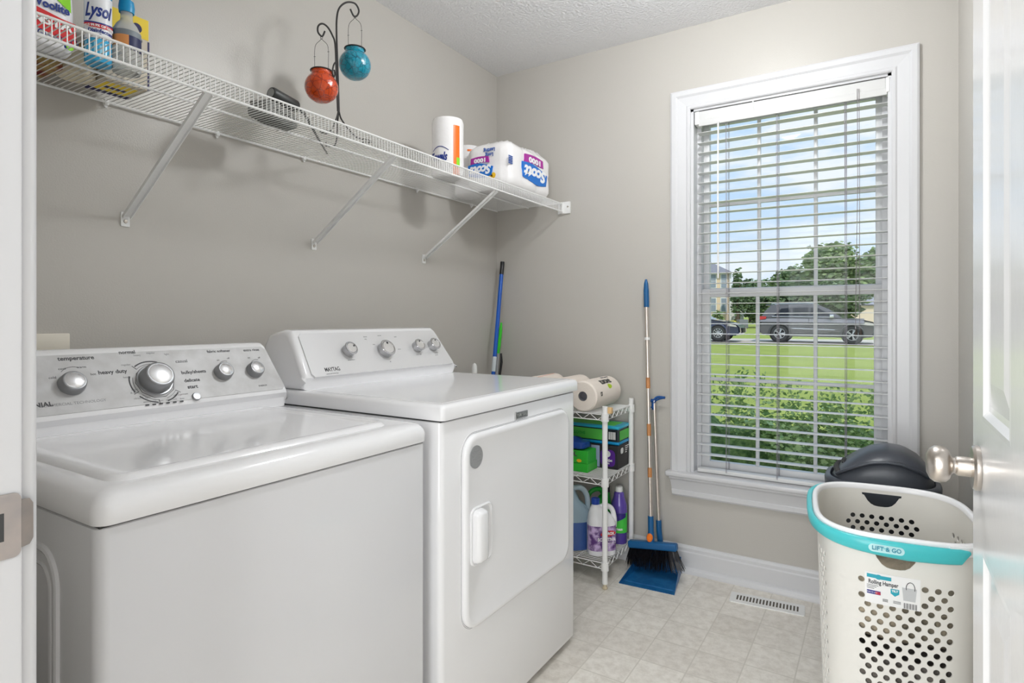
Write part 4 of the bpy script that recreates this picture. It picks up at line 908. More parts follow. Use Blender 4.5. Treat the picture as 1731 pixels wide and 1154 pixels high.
b = NB(); prism(b, [(.020*math.cos(k*PI/8)*(1+.3*math.cos(k*PI/8)), .011*math.sin(k*PI/8)) for k in range(16)], lambda u, v, t: rollmap(-.52, .155)(u, v, t), 0, .0006); part('lime_leaf', b, smat('lime_leaf', 175, 205, 30, .5), t1, smooth=False)
towel(0, .538, 'plain quilted paper towel roll in the middle of the rack top')
t3, Mx, r = towel(0, .400, 'paper towel roll with orange wrapper at the wall end of the rack top')
b = NB(); f = rollmap(-1.7, .13); prism(b, [(-.10, -.05), (.10, -.05), (.12, .015), (-.10, .03)], lambda u, v, t: f(u, v, t), 0, .0008); part('orange_wrapper', b, ORA, t3)
b = NB(); p = hy(1031, 681, RY0+.02); rbox(b, p.x-.012, p.x+.012, RY0+.005, RY0+.028, RZt, RZt+.026, .004, 2); rbox(b, p.x-.018, p.x+.004, RY0+.008, RY0+.026, RZt, RZt+.012, .003, 2)
solo('wooden_block', b, smat('pale_wood', 215, 180, 130, .6), (p.x, RY0+.016, RZt), 'small pale tan wedge against the paper towel roll on the rack', 'block')
# middle tray
bb_ = thing('black_box', 'black and purple carton at the open end of the middle rack tray', 'box', (.70, -.11, RZm))
X0_, X1_, Y0_, Y1_ = .640, .770, -.190, -.035
b = NB(); rbox(b, X0_, X1_, Y0_, Y1_, RZm, .565, .0015, 1); part('carton', b, smat('carton_black', 38, 36, 40, .5), bb_, smooth=False)
PUR = smat('print_purple', 85, 35, 140, .45); WHI = MATS['print_white']
b = NB(); prism(b, rrect(.070, .075, .020, 5), lambda u, v, t: Vector((.722+u, Y0_-t, RZm+.048+v)), -.001, .0008); part('purple_panel', b, PUR, bb_, smooth=False)
b = NB(); box(b, X0_+.002, .683, Y0_-.0008, Y0_+.001, RZm+.004, .560); part('pale_panel', b, smat('print_paleblue', 170, 185, 215, .5), bb_, smooth=False)
b = NB(); Mt = axes((.722, Y0_-.001, RZm+.048), (1, 0, 0), (0, 0, 1)); lathe(b, [(0, 0), (.014, 0), (.014, .0004), (0, .0004)], Mt @ T(0, .018, 0), 20)
write(b, 'WetJet', .015, Mt @ T(0, -.010, 0), bold=.0006); write(b, 'pads', .010, Mt @ T(0, -.024, 0), bold=.0004)
Mt = axes((X1_+.001, (Y0_+Y1_)/2, .51), (0, 1, 0), (0, 0, 1)); prism(b, rrect(.032, .026, .010, 5), lambda u, v, t: Mt @ Vector((u-.030, v+.028, t)), 0, .0005)
for i in range(4): prism(b, [(0, 0), (.045-.008*i, 0), (.045-.008*i, .0035), (0, .0035)], lambda u, v, t: Mt @ Vector((u+.008, v+.040-i*.009, t)), 0, .0004)
for i in range(3): prism(b, [(0, 0), (.010, 0), (.010, .002), (0, .002)], lambda u, v, t: Mt @ Vector((u+.052, v-.044+i*.004, t)), 0, .0004)
part('carton_lettering', b, WHI, bb_, smooth=False)
# teal-lidded tub of pads lying on the carton
tbx = thing('pad_tub', 'green and black carton with bright blue lid and base on top of the black carton', 'box', (.62, -.105, .566))
X0t, X1t, Y0t, Y1t, Z0t, Z1t = .37, .772, -.182, -.035, .5665, .650
b = NB(); rbox(b, X0t+.004, X1t-.004, Y0t+.004, Y1t-.004, Z0t+.008, Z1t-.006, .004, 2); part('sleeve', b, smat('sleeve_black', 22, 34, 40, .4), tbx, smooth=False)
TEAL = smat('tub_teal', 0, 135, 190, .35)
b = NB(); rbox(b, X0t, X1t, Y0t, Y1t, Z0t, Z0t+.014, .005, 3); part('base', b, TEAL, tbx)
b = NB(); rbox(b, X0t, X1t, Y0t, Y1t, Z1t-.014, Z1t, .005, 3); part('lid', b, smat('lid_teal', 40, 165, 195, .3), tbx)
GRN = smat('print_green', 85, 190, 75, .5); GRN2 = smat('print_leafgreen', 35, 165, 55, .5)
b = NB(); box(b, .40, .695, Y0t+.002, Y0t+.005, Z0t+.018, Z1t-.018); box(b, X1t-.005, X1t-.0025, Y0t+.02, Y1t-.02, Z0t+.020, Z1t-.022); box(b, X0t+.02, X1t-.03, Y0t+.02, Y1t-.02, Z1t-.001, Z1t+.0006); part('green_panel', b, GRN, tbx, smooth=False)
b = NB(); 
for i in range(9): box(b, .722+i*.0038, .722+i*.0038+(.0018 if i % 3 else .0026), Y0t+.0015, Y0t+.0045, Z0t+.024, Z1t-.026)
part('barcode', b, WHI, tbx, smooth=False)
b = NB(); 
Mt = axes((.55, Y0t+.0015, (Z0t+Z1t)/2), (1, 0, 0), (0, 0, 1)); write(b, 'DRY  CLOTHS', .018, Mt, bold=.0006); part('sleeve_lettering', b, GRN2, tbx, smooth=False)
# green cartons
def green_box(x0, x1, y0, y1, z0, z1, lab, moon):
    o = thing('green_box', lab, 'box', ((x0+x1)/2, (y0+y1)/2, z0)); b = NB(); rbox(b, x0, x1, y0, y1, z0, z1, .0015, 1); part('carton', b, smat('carton_green', 50, 185, 55, .45), o, smooth=False)
    b = NB(); Mt = axes((x1-.075, y0-.0008, (z0+z1)/2), (1, 0, 0), (0, 0, 1))
    if moon:
        q = [(.011*math.cos(a), .011*math.sin(a)) for a in [math.radians(60+i*24) for i in range(11)]] + [(.004+.009*math.cos(a), .002+.009*math.sin(a)) for a in [math.radians(290-i*24) for i in range(10)]]
        prism(b, q, lambda u, v, t: Mt @ Vector((u+.02, v+.012, t)), 0, .0004); part('moon_print', b, M_INK, o, smooth=False)
        b = NB(); lathe(b, [(0, 0), (.010, 0), (.010, .0004), (0, .0004)], Mt @ T(-.004, .012, 0), 18); lathe(b, [(0, 0), (.012, 0), (.012, .0004), (0, .0004)], Mt @ T(.036, -.016, 0), 16, sy=.6); part('yellow_print', b, smat('flash_yellow', 240, 190, 40, .5), o, smooth=False)
    else:
        for i in range(6): prism(b, [(0, 0), (.006, 0), (.006, .022), (0, .022)], lambda u, v, t: Vector((x1+t, y0+.02+i*.012+u, z0+.010+v)), 0, .0005)
        part('pale_print', b, GRN, o, smooth=False)
green_box(.545, .6775, -.308, -.205, RZm, .499, 'flat green carton at the bottom of the stack on the middle rack tray', False)
green_box(.543, .6765, -.309, -.215, .4995, .553, 'green carton with a moon print, on top of the flat green carton', True)
b = NB(); puffy(b, .42, .655, -.335+.03, -.215, .5545, .590, 3, 1, .003, 5, r=.02, nz_=1); solo('blue_pack', b, smat('wrapper_blue', 25, 75, 165, .3, bump=(30, .6, .004)), (.54, -.26, .5545), 'soft blue plastic packet lying on the green cartons', 'packet', ang=60)
b = NB(); puffy(b, .560, .636, -.195, -.045, RZm, .555, 1, 2, .004, 8, r=.02, nz_=1); solo('wipes_pack', b, smat('wrapper_paleblue', 120, 160, 215, .3, vary=(30, .2, srgb(200, 215, 235))), (.598, -.12, RZm), 'pale blue packet between the green cartons and the black carton', 'packet', ang=60)
# bottom tray
def jug(bm, cx, cy, z, rx, ry, h, yaw, sh=.60, neck=(.0, .016), n=36, hw=.0):
    """handled jug body: rounded-rectangle rings, shoulder leaning to the neck at local -x"""
    Mj = T(cx, cy, z) @ RZ(yaw); rings = []
    nx_, nr = neck
    prof = [(0, .90, 0), (.012, 1, 0), (sh*.98, 1, 0), (sh*1.08, .93, .1), (sh*1.2, .80, .30), (sh*1.35, .58, .62), (.93, .30, .98), (.95, 0, 1)]
    for t, s, m in prof:
        z_ = h*t; ex = rx*s if s else nr; ey = ry*s if s else nr
        ex = max(ex, nr); ey = max(ey, nr)
        ring = []
        for j in range(n):
            a = 2*PI*j/n; c_, s_ = math.cos(a), math.sin(a); p_ = 2.6 if m < .5 else 2.0
            ring.append(Mj @ Vector((nx_*m + ex*math.copysign(abs(c_)**(2/p_), c_), ey*math.copysign(abs(s_)**(2/p_), s_), z_)))
        rings.append(ring)
    rings.append([Mj @ Vector((nx_ + nr*math.cos(2*PI*j/n), nr*math.sin(2*PI*j/n), h)) for j in range(n)])
    loft(bm, rings); return Mj
vy = math.atan2(RT.y, RT.x) + .10
# white bleach bottle
wb = thing('bleach_bottle', 'white handled bleach bottle with blue cap and purple lavender label on the bottom rack tray', 'bottle', (.722, -.262, RZb))
b = NB(); Mj = jug(b, .722, -.262, RZb, .062, .048, .225, vy, .62, (-.026, .017)); part('bottle_body', b, smat('bleach_white', 236, 236, 238, .3), wb, ang=60)
b = NB(); q = bez([Vector((-.012, 0, .196)), Vector((.018, 0, .205)), Vector((.046, 0, .190)), Vector((.058, 0, .150)), Vector((.058, 0, .112))], 8); tube(b, [Mj @ p for p in q], [.011]*len(q), 14); part('handle', b, smat('bleach_white', 0, 0, 0), wb)
b = NB(); lathe(b, [(0, .214), (.0185, .214), (.0185, .236), (.016, .239), (0, .239)], Mj @ T(-.026, 0, 0), 28); part('cap', b, smat('cap_royal', 25, 65, 160, .35), wb)
def se(a, rx, ry, off): c_, s_ = math.cos(a), math.sin(a); return Vector(((rx+off)*math.copysign(abs(c_)**(2/2.6), c_), (ry+off)*math.copysign(abs(s_)**(2/2.6), s_), 0))
def sleeve(bm, Mj, rx, ry, a0, a1, z0, z1, off=.0008, n=28):
    A = []
    for i in range(n+1):
        a = a0+(a1-a0)*i/n; A.append([bm.verts.new(Mj @ (se(a, rx, ry, o) + Vector((0, 0, z)))) for o, z in ((0, z0), (off, z0), (off, z1), (0, z1))])
    for p, q in zip(A, A[1:]):
        for j in range(4): bm.faces.new((p[j], q[j], q[(j+1) % 4], p[(j+1) % 4]))
    bm.faces.new(A[0]); bm.faces.new(A[-1][::-1])
def flatmap(Mj, ry, x0, z0, off): return lambda u, v, t: Mj @ Vector((x0+u, -ry-off-t+.004*((x0+u)/.06)**2*2, z0+v))
b = NB(); sleeve(b, Mj, .062, .048, PI*1.02, PI*1.98, .022, .128)
part('label', b, mat('lavender_label', srgb(95, 60, 125), .35, vary=(38, .18, srgb(205, 180, 222))), wb)
b = NB(); f = flatmap(Mj, .048, .018, .098, .0012); prism(b, [(.034*math.cos(k*PI/10), .0125*math.sin(k*PI/10)+.003*math.cos(k*PI/10)) for k in range(20)], f, 0, .0006); part('logo_field', b, RED, wb, smooth=False)
b = NB(); write(b, 'CLOROX', .016, f=flatmap(Mj, .048, .018, .098, .0022), bold=.0009, fit=.056); write(b, 'SCENTIVA', .019, f=flatmap(Mj, .048, .012, .072, .0012), bold=.0006, fit=.080); write(b, 'multi-purpose bleach', .0075, f=flatmap(Mj, .048, .022, .058, .0012)); write(b, '4 in 1', .013, f=flatmap(Mj, .048, .012, .038, .0012), bold=.0004); part('label_lettering', b, WHI, wb, smooth=False)
# purple floor cleaner
pp = thing('floor_cleaner_bottle', 'purple floor cleaner bottle with white cap at the rear of the bottom rack tray', 'bottle', (.742, -.105, RZb))
b = NB(); lathe(b, [(0, 0), (.034, 0), (.037, .004), (.037, .160), (.035, .176), (.029, .195), (.0245, .212), (.0235, .222), (.021, .228), (.014, .232), (.014, .238), (0, .238)], T(.742, -.105, RZb), 36, sy=.9); part('bottle_body', b, smat('cleaner_purple', 92, 72, 160, .2, coat=.4), pp)
b = NB(); lathe(b, [(0, .232), (.0165, .232), (.0165, .252), (.015, .254), (0, .254)], T(.742, -.105, RZb), 28); part('cap', b, M_WHITEP, pp)
va = math.atan2(CAM.y+.105, CAM.x-.742)
b = NB(); cylpatch(b, .742, -.105, .0372, va-1.3, va+1.3, RZb+.052, RZb+.140, 26); part('green_label', b, smat('label_green', 70, 195, 70, .4), pp)
b = NB(); cylpatch(b, .742, -.105, .0380, va-1.3, va+.9, 0, 1, 20, f=lambda t: (RZb+.088+.035*t, RZb+.140)); part('navy_label', b, smat('label_indigo', 45, 30, 120, .4), pp)
b = NB(); write(b, 'clean', .016, f=cylmap(.742, -.105, .0385, va, RZb+.07), bold=.0006); part('label_lettering', b, WHI, pp, smooth=False)
# blue liquid jug
bj = thing('washer_fluid_jug', 'large clear jug half full of blue liquid beside the bleach bottle', 'jug', (.590, -.26, RZb))
b = NB(); Mj = jug(b, .590, -.26, RZb, .072, .062, .300, vy, .52, (-.030, .018)); part('jug_body', b, mat('milky_plastic', srgb(175, 200, 215), .3, trans=.25), bj, ang=60)
b = NB(); q = bez([Vector((-.010, -.001, .262)), Vector((.030, -.001, .262)), Vector((.058, -.001, .225)), Vector((.063, -.001, .150))], 8); tube(b, [Mj @ p for p in q], [.012]*len(q), 14); part('handle', b, smat('milky_handle', 190, 208, 218, .35), bj)
b = NB(); sleeve(b, Mj, .072, .062, 0, PI*1.999, .004, .125, off=.0006, n=48); part('blue_liquid', b, smat('liquid_blue', 62, 95, 160, .25), bj)
b = NB(); lathe(b, [(0, .296), (.020, .296), (.020, .314), (0, .316)], Mj @ T(-.030, 0, 0), 24); part('cap', b, M_WHITEP, bj)
# green jug behind
gj = thing('green_jug', 'bright green handled jug with black cap behind the white bleach bottle', 'jug', (.655, -.105, RZb))
b = NB(); Mj = jug(b, .645, -.115, RZb, .060, .045, .232, vy, .58, (.036, .016)); part('jug_body', b, smat('jug_green', 25, 150, 45, .3), gj, ang=60)
b = NB(); q = bez([Vector((.026, 0, .195)), Vector((.010, 0, .226)), Vector((-.020, 0, .228)), Vector((-.046, 0, .205)), Vector((-.056, 0, .150))], 8); tube(b, [Mj @ p for p in q], [.0105]*len(q), 14); part('handle', b, smat('jug_green', 0, 0, 0), gj)
b = NB(); lathe(b, [(0, .218), (.0175, .218), (.0175, .243), (0, .245)], Mj @ T(.036, 0, 0), 24); part('cap', b, M_BLACK, gj)

# ================================================================== BROOMS AND POLES
def P3(*a): return Vector(a)
BLU_B = smat('broom_blue', 20, 88, 140, .38); ORG = smat('broom_orange', 235, 120, 30, .4); POLE = smat('pole_steel', 215, 205, 196, .28, metal=.7); COP = smat('pole_band_tan', 190, 130, 80, .4)
bt = hy(1092, 472, -.028); bb0 = hy(1100.5, 902, -.118)
br = thing('broom', 'blue-headed broom with long metal handle and tan bands leaning on the wall', 'broom', (.905, -.13, .03))
dv = bt-bb0; Lb = dv.length; dn = dv.normalized()
def seg(a, c, r): b = NB(); tube(b, [bb0+dv*a, bb0+dv*c], r, 14); return b
def onb(py):   # fraction along handle at picture height
    a, c = 0., 1.
    for _ in range(30):
        m = (a+c)/2; p = bb0+dv*m; y = HOR-FPX*(p.z-CAM.z)/((p-CAM).dot(FW))
        if y > py: a = m
        else: c = m
    return a
part('handle_tube', seg(onb(880), onb(518), .0088), POLE, br)
f0, f1 = onb(519), onb(470); b = NB(); tube(b, [bb0+dv*(f0+(f1-f0)*t) for t in (0, .02, .6, .85, .95, 1)], [.0112, .0122, .0122, .0095, .006, .004], 16); part('grip', b, BLU_B, br)
for a, c in ((656, 638), (736, 716), (806, 790)): part('tan_band', seg(onb(a), onb(c), .0096), COP, br)
part('white_collar', seg(onb(574.5), onb(570), .0122), M_WHITEP, br)
part('socket', seg(onb(902), onb(872), .0128), BLU_B, br)
hl_, hr_ = hy(1063, 918, -.125), hy(1145, 925, -.125); cm = (hl_+hr_)/2; Mh = axes(cm, (hr_-hl_), (0, .05, 1))
hw = (hr_-hl_).length/2
b = NB(); rbox(b, -hw, hw, -.016, .016, -.018, .018, .008, 4, M=Mh); part('head', b, BLU_B, br)
b = NB(); o = bb0+Vector((0, -.016, -.012)); lathe(b, [(0, -.004), (.0125, -.004), (.0135, .004), (.010, .008), (0, .009)], axes(o, (1, 0, 0), (0, .3, 1)), 24, sy=1.35); part('pivot_disc', b, ORG, br, label='orange oval pivot disc')
b = NB(); tube(b, [bb0+dv*.01, cm+Mh.to_3x3()@Vector((-.005, .014, 0))], [.0135, .015], 12); part('neck', b, BLU_B, br)
b = NB(); rr = random.Random(4)
for i in range(46):
    for j in range(7):
        t = -1+2*(i+rr.random())/46; y = -.012+.024*j/6; p = Mh @ Vector((t*hw*.97, -.016, y))
        fl = .030*max(0, t)**2*1.2 + .006*t; q = Vector((p.x + fl + rr.uniform(-.006, .006), p.y - .018 + rr.uniform(-.012, .012) - .006*j/6, max(.030, cm.z-.098+rr.uniform(-.006, .010)+.024*max(0, t)**2)))
        m = p.lerp(q, .5)+Vector((0, -.004, 0)); tube(b, [p, m, q], [.0016, .0014, .0008], 3, cap=False)
part('bristles', b, smat('bristle_black', 22, 22, 26, .35), br, smooth=False)
b = NB(); 
for i in range(26):
    t = -.75+1.35*i/26+rr.uniform(-.02, .02); p = Mh @ Vector((t*hw, -.060-.004*t, -.018)); p.y -= .008; lathe(b, [(0, -.0012), (.0013, 0), (0, .0012)], T(*p), 5)
part('orange_fibres', b, ORG, br)
# dustpan, standing open side to the room
fl_, fr_ = hz(1047, 984, .004), hz(1139, 1004, .004); bk_r = Vector((1.006, -.040, 0)); bk_l = Vector((.835, -.050, 0))
dp = thing('dustpan', 'blue plastic dustpan with tall metal handle under the broom head', 'dustpan', (.93, -.15, 0))
def wallq(bm, a, c, h0, h1, th=.0025):
    a = Vector(a); c = Vector(c); n = (c-a).cross(Vector((0, 0, 1))).normalized()*th
    V = [bm.verts.new(p) for p in (a, c, c+Vector((0, 0, h1)), a+Vector((0, 0, h0)))]; W = [bm.verts.new(p) for p in (a+n, c+n, c+n+Vector((0, 0, h1)), a+n+Vector((0, 0, h0)))]
    bm.faces.new(V); bm.faces.new(W[::-1])
    for i in range(4): bm.faces.new((V[i], W[i], W[(i+1) % 4], V[(i+1) % 4]))
b = NB()
fl0, fr0_ = Vector((fl_.x, fl_.y, 0)), Vector((fr_.x, fr_.y, 0))
ml, mr = fl0.lerp(bk_l, .10), fr0_.lerp(bk_r, .10)
V = [fl0, fr0_, bk_r, bk_l]; rings = []
A = [b.verts.new(p) for p in V]
z_ = [.002, .002, .006, .006]; B = [b.verts.new(p+Vector((0, 0, z))) for p, z in zip(V, z_)]
b.faces.new(A[::-1]); b.faces.new(B)
for i in range(4): b.faces.new((A[i], A[(i+1) % 4], B[(i+1) % 4], B[i]))
wallq(b, fr0_, bk_r, .004, .074); wallq(b, bk_l, fl0, .074, .004); wallq(b, bk_r, bk_l, .074, .074)
lp = [fl0.lerp(bk_l, .14)+Vector((0, 0, .004)), fr0_.lerp(bk_r, .14)+Vector((0, 0, .004))]; tube(b, lp, .0025, 6)
part('pan', b, smat('dustpan_blue', 16, 84, 138, .35, vary=(30, .12, srgb(30, 98, 150))), dp, ang=30)
st_, sb_ = hy(1105.5, 672, -.030), hy(1114, 897, -.052); sdv = sb_-st_
b = NB(); tube(b, [st_, sb_], .0078, 12); part('handle_tube', b, POLE, dp)
b = NB(); tube(b, [st_+sdv*.92, st_+sdv*1.0, Vector((.925, -.052, .075))], .0125, 14); part('socket', b, BLU_B, dp)
b = NB(); h0 = hy(1098, 678, -.034); h1 = hy(1124, 672, -.034)
tube(b, bez([h0, hy(1104, 676, -.034), hy(1112, 671, -.034), h1], 6), .0058, 10); tube(b, bez([hy(1104, 684, -.034), hy(1110, 676, -.036), h1], 6), .0035, 8); tube(b, [hy(1104, 674, -.03), hy(1105.5, 692, -.03)], .0098, 14)
for py in (678, 688): tube(b, [hy(1104, py, -.042), hy(1094, py, -.042)], .0035, 6)
part('hanger_hook', b, smat('hook_blue', 30, 80, 145, .35), dp)
# poles in the far left corner
bp = thing('extension_pole', 'long bright blue pole with black tip leaning in the corner behind the dryer', 'pole', (.155, -.39, 0))
pt = Vector((.0598, -.035, 1.434)); pbm = Vector((.1560, -.395, .004)); pd_ = pbm-pt
def fat(py):
    a, c = 0., 1.
    for _ in range(30):
        m = (a+c)/2; p = pt+pd_*m; y = HOR-FPX*(p.z-CAM.z)/((p-CAM).dot(FW))
        if y < py: a = m
        else: c = m
    return a
def sg(py0, py1, r): b = NB(); tube(b, [pt+pd_*fat(py0), pt+pd_*(fat(py1) if py1 else 1.)], r, 14); return b
part('pole_tube', sg(463, None, .0105), smat('pole_blue', 15, 85, 180, .3), bp); part('tip', sg(440, 464, .0112), M_BLACK, bp)
b = sg(603, 628, .0111); part('paper_label', b, smat('label_paper', 200, 208, 212, .5), bp)
gb = thing('duster_handle', 'bright green handled duster with grey shaft behind the blue pole in the corner', 'duster', (.10, -.30, 0))
g0, g1, g2 = hy(847.5, 545, -.035), hy(842, 597, -.05), hy(840, 633, -.062); g3 = g2+(g2-g1).normalized()*(g2.z/abs((g2-g1).normalized().z)-.004)
b = NB(); tube(b, [g0, g0.lerp(g1, .25), g0.lerp(g1, .8), g1], [.004, .0095, .0095, .007], 12); part('grip', b, smat('grip_green', 60, 205, 50, .35), gb)
b = NB(); tube(b, [g1, g3], .0065, 10); part('shaft', b, smat('shaft_grey', 175, 178, 182, .3, metal=.4), gb)
b = NB(); q0 = hy(847, 597, -.04); tube(b, [q0, hy(847.5, 612, -.04), hy(845, 632, -.05), hy(844, 632, -.05)+Vector((0, 0, -.25))], [.005, .0075, .006, .005], 10); part('clip', b, M_BLACK, gb)
wp = hx(802, 622, .10); b = NB(); b_ = Vector((.10, wp.y, 0)); tube(b, [b_+Vector((0, 0, z)) for z in (.004, .5, wp.z-.02, wp.z+.008, wp.z+.018, wp.z+.024)], [.013, .013, .0135, .0125, .009, .003], 14)
solo('white_handle', b, M_WHITEP, (.10, wp.y, 0), 'white rounded plastic handle sticking up behind the dryer', 'handle')

# ================================================================== LAUNDRY HAMPER
HC = Vector((1.785, -.932)); HRX, HRY, HROT, HE = .166, .222, .10, 3.4; HZ = .66
NPT = 720; _pp = []
for i in range(NPT):
    a = -PI/2 + 2*PI*i/NPT; c_, s_ = math.cos(a), math.sin(a); _pp.append(Vector((HRX*math.copysign(abs(c_)**(2/HE), c_), HRY*math.copysign(abs(s_)**(2/HE), s_))))
_cl = [0.]
for i in range(NPT): _cl.append(_cl[-1]+(_pp[(i+1) % NPT]-_pp[i]).length)
PER = _cl[-1]
import bisect
def peri(u):
    u = u % PER; j = min(bisect.bisect_right(_cl, u)-1, NPT-1); f = (u-_cl[j])/(_cl[j+1]-_cl[j]); p = _pp[j].lerp(_pp[(j+1) % NPT], f)
    tn = (_pp[(j+2) % NPT]-_pp[(j-1) % NPT]).normalized(); return p, Vector((tn.y, -tn.x))
def HS(u, z, off=0.):
    p, n = peri(u); s = .875+.125*min(1, z/HZ); q = p*s + n*off; c_, s_ = math.cos(HROT), math.sin(HROT)
    return Vector((HC.x + q.x*c_-q.y*s_, HC.y + q.x*s_+q.y*c_, z))
hm = thing('laundry_hamper', 'tall white perforated plastic laundry hamper with teal rim handle by the door', 'hamper', (HC.x, HC.y, 0))
M_HAMP = mat('hamper_white', srgb(230, 228, 222), .32)
NC = 56; cw = PER/NC; rh = .0174; R0 = .574; NR = 31
b = NB()
def ucen(px, py):   # perimeter coordinate near a picture point on the hamper front
    best = min(range(-60, 61), key=lambda k: abs((lambda q: CXP+FPX*(q-CAM).dot(RT)/(q-CAM).dot(FW))(HS(k*.0045, .5))-px)); return best*.0045
uL, uR = ucen(1461, 1000), ucen(1555, 1000)
VN = []
def hv(u, z, off, sgn):
    p, n = peri(u); c_, s_ = math.cos(HROT), math.sin(HROT); VN.append(Vector((n.x*c_-n.y*s_, n.x*s_+n.y*c_, 0))*sgn); return b.verts.new(HS(u, z, off))
THK = .0026
def face2(pts):
    b.faces.new([hv(u, z, 0, 1) for u, z in pts]); b.faces.new([hv(u, z, -THK, -1) for u, z in pts[::-1]])
def ringcell(u0, u1, z0, z1, hole):
    cu, cz_ = sum(p[0] for p in hole)/len(hole), sum(p[1] for p in hole)/len(hole); n = len(hole)
    outer = []
    for (hu, hz_) in hole:
        du, dz = hu-cu, hz_-cz_; t = min(((u1-cu)/du if du > 1e-9 else (u0-cu)/du if du < -1e-9 else 1e9), ((z1-cz_)/dz if dz > 1e-9 else (z0-cz_)/dz if dz < -1e-9 else 1e9)); outer.append((cu+du*t, cz_+dz*t))
    for k in range(n):
        k2 = (k+1) % n; face2((hole[k], outer[k], outer[k2], hole[k2]))
        (a0_, a1_), (c0, c1) = outer[k], outer[k2]
        if abs(a0_-c0) > 1e-9 and abs(a1_-c1) > 1e-9:
            if not (abs(a0_-u0) < 1e-9 or abs(a0_-u1) < 1e-9): cx_, cyz = c0, a1_
            else: cx_, cyz = a0_, c1
            face2((outer[k], (cx_, cyz), outer[k2]))
        V = [hv(hole[k][0], hole[k][1], 0, 1), hv(hole[k2][0], hole[k2][1], 0, 1), hv(hole[k2][0], hole[k2][1], -THK, 1), hv(hole[k][0], hole[k][1], -THK, 1)]
        b.faces.new(V)
        nn = (V[1].co-V[0].co).cross(V[3].co-V[0].co).normalized()
        for j in range(1, 5): VN[-j] = nn
def quad(u0, u1, z0, z1, nu=1):
    for i in range(nu):
        a, c = u0+(u1-u0)*i/nu, u0+(u1-u0)*(i+1)/nu; face2(((a, z0), (c, z0), (c, z1), (a, z1)))
def wrapu(u): u = u % PER; return u-PER if u > PER/2 else u
for row in range(NR):
    zc_ = R0-row*rh; sh_ = .5*(row % 2)
    for i in range(NC):
        u = (i+sh_)*cw; uw = wrapu(u)
        flat = min(abs(uw), abs(uw-PER/4), abs(uw+PER/4), PER/2-abs(uw))
        # front face spans narrow side; corners stay solid
        q, nrm = peri(u); corner = min(abs(nrm.x), abs(nrm.y)) > .34
        lab = uL-.006 < uw < uR+.006 and .508 < zc_ < .580
        topfront = abs(uw) < .13 and zc_ > .565 and uw > -.03
        if corner or lab or topfront: quad(u-cw/2, u+cw/2, zc_-rh/2, zc_+rh/2)
        else: ringcell(u-cw/2, u+cw/2, zc_-rh/2, zc_+rh/2, [(u+.0067*math.cos(2*PI*k/12+.26), zc_+.0067*math.sin(2*PI*k/12+.26)) for k in range(12)])
zt = R0+rh/2; zb_ = R0-(NR-.5)*rh
# band above the holes, with a D-shaped grab opening front and back
uf0, uf1 = ucen(1471, 950), ucen(1559, 950)
def dhole(u0, u1, z0, z1):
    n = 10; q = [(u0, z1), (u0+.001, z1-.006)]
    q += [(u0+(u1-u0)*(.06+.88*i/n), z0+(z1-z0)*.8*(abs(2*i/n-1)**3.2)) for i in range(n+1)]
    q += [(u1-.001, z1-.006), (u1, z1)]; q += [(u1+(u0-u1)*i/6, z1) for i in range(1, 6)]; return q
bu0, bu1 = PER/2-.048, PER/2+.048
U = [uf0-.010, uf1+.010, bu0-.010, bu1+.010]; ztop = .652
ringcell(U[0], U[1], zt, ztop, dhole(uf0, uf1, .590, .640)); ringcell(U[2], U[3], zt, ztop, dhole(bu0, bu1, .604, .640))
quad(U[1], U[2], zt, ztop, 40); quad(U[3], U[0]+PER, zt, ztop, 40)
quad(0, PER, .035, zb_, NC)
ho = part('basket_wall', b, M_HAMP, hm, ang=None)
for pg in ho.data.polygons: pg.use_smooth = True
ho.data.normals_split_custom_set_from_vertices([tuple(v) for v in VN])
b = NB(); c = NB(); V = [HS(PER*i/80, .035) for i in range(80)]; W = [HS(PER*i/80, .0375) for i in range(80)]; loft(b, [V, W]); part('bottom', b, M_HAMP, hm)
def hband(bm, prof, ua, ub, n=140, fz=None):
    """prof: closed list of (offset, z) swept round the perimeter"""
    A = []
    for i in range(n+1):
        t = i/n; u = ua+(ub-ua)*t; dz, sc_ = fz(t, u) if fz else (0, 1)
        A.append([HS(u, HZ, o) + Vector((0, 0, (z)*sc_+dz)) for o, z in prof])
    return loft(bm, A, cap0=True, cap1=True)
b = NB(); V = []
prof = [(-.004, -.010), (-.004, .000), (0, .004), (.006, .004), (.009, .000), (.009, -.012), (.006, -.012), (.004, -.010)]
A = [[HS(PER*i/160, HZ, o)+Vector((0, 0, z)) for o, z in prof] for i in range(160)]; A.append(A[0]); loft(b, A, cap0=False, cap1=False); bmesh.ops.remove_doubles(b, verts=b.verts[:], dist=1e-6)
part('rim', b, smat('hamper_rim_white', 242, 242, 244, .25), hm, ang=60)
TEALH = smat('hamper_teal', 75, 195, 200, .3)
b = NB(); prof = [(.0105, -.029), (.0105, .001), (.013, .004), (.018, .004), (.0215, .000), (.0225, -.011), (.021, -.025), (.017, -.029)]
uend = ucen(1625, 930)
def fz(t, u):
    uw = wrapu(u); f = max(0., 1-abs(uw)/.34); e = 1 if t > .06 else t/.06
    return (-.003-.005*f*f*(3-2*f), (.55+.55*f)*max(.25, min(1, (1-t)*60+.15)))
hband(b, prof, -PER/2-.13, uend, fz=fz); hd = part('handle', b, TEALH, hm, label='teal swing handle lying round the rim', ang=50)
uc = ucen(1497, 930)
def hmap(u0_, z0_, off): return lambda u, v, t: HS(u0_+u, z0_+v+0., off+t) + (HS(u0_+u, HZ, 0)-HS(u0_+u, z0_+v, 0))*Vector((1, 1, 0)).dot(Vector((0, 0, 0)))
def topmap(u0_, z0_, off):
    def f(u, v, t): q = HS(u0_+u, HZ, off+t); q.z = z0_+v; return q
    return f
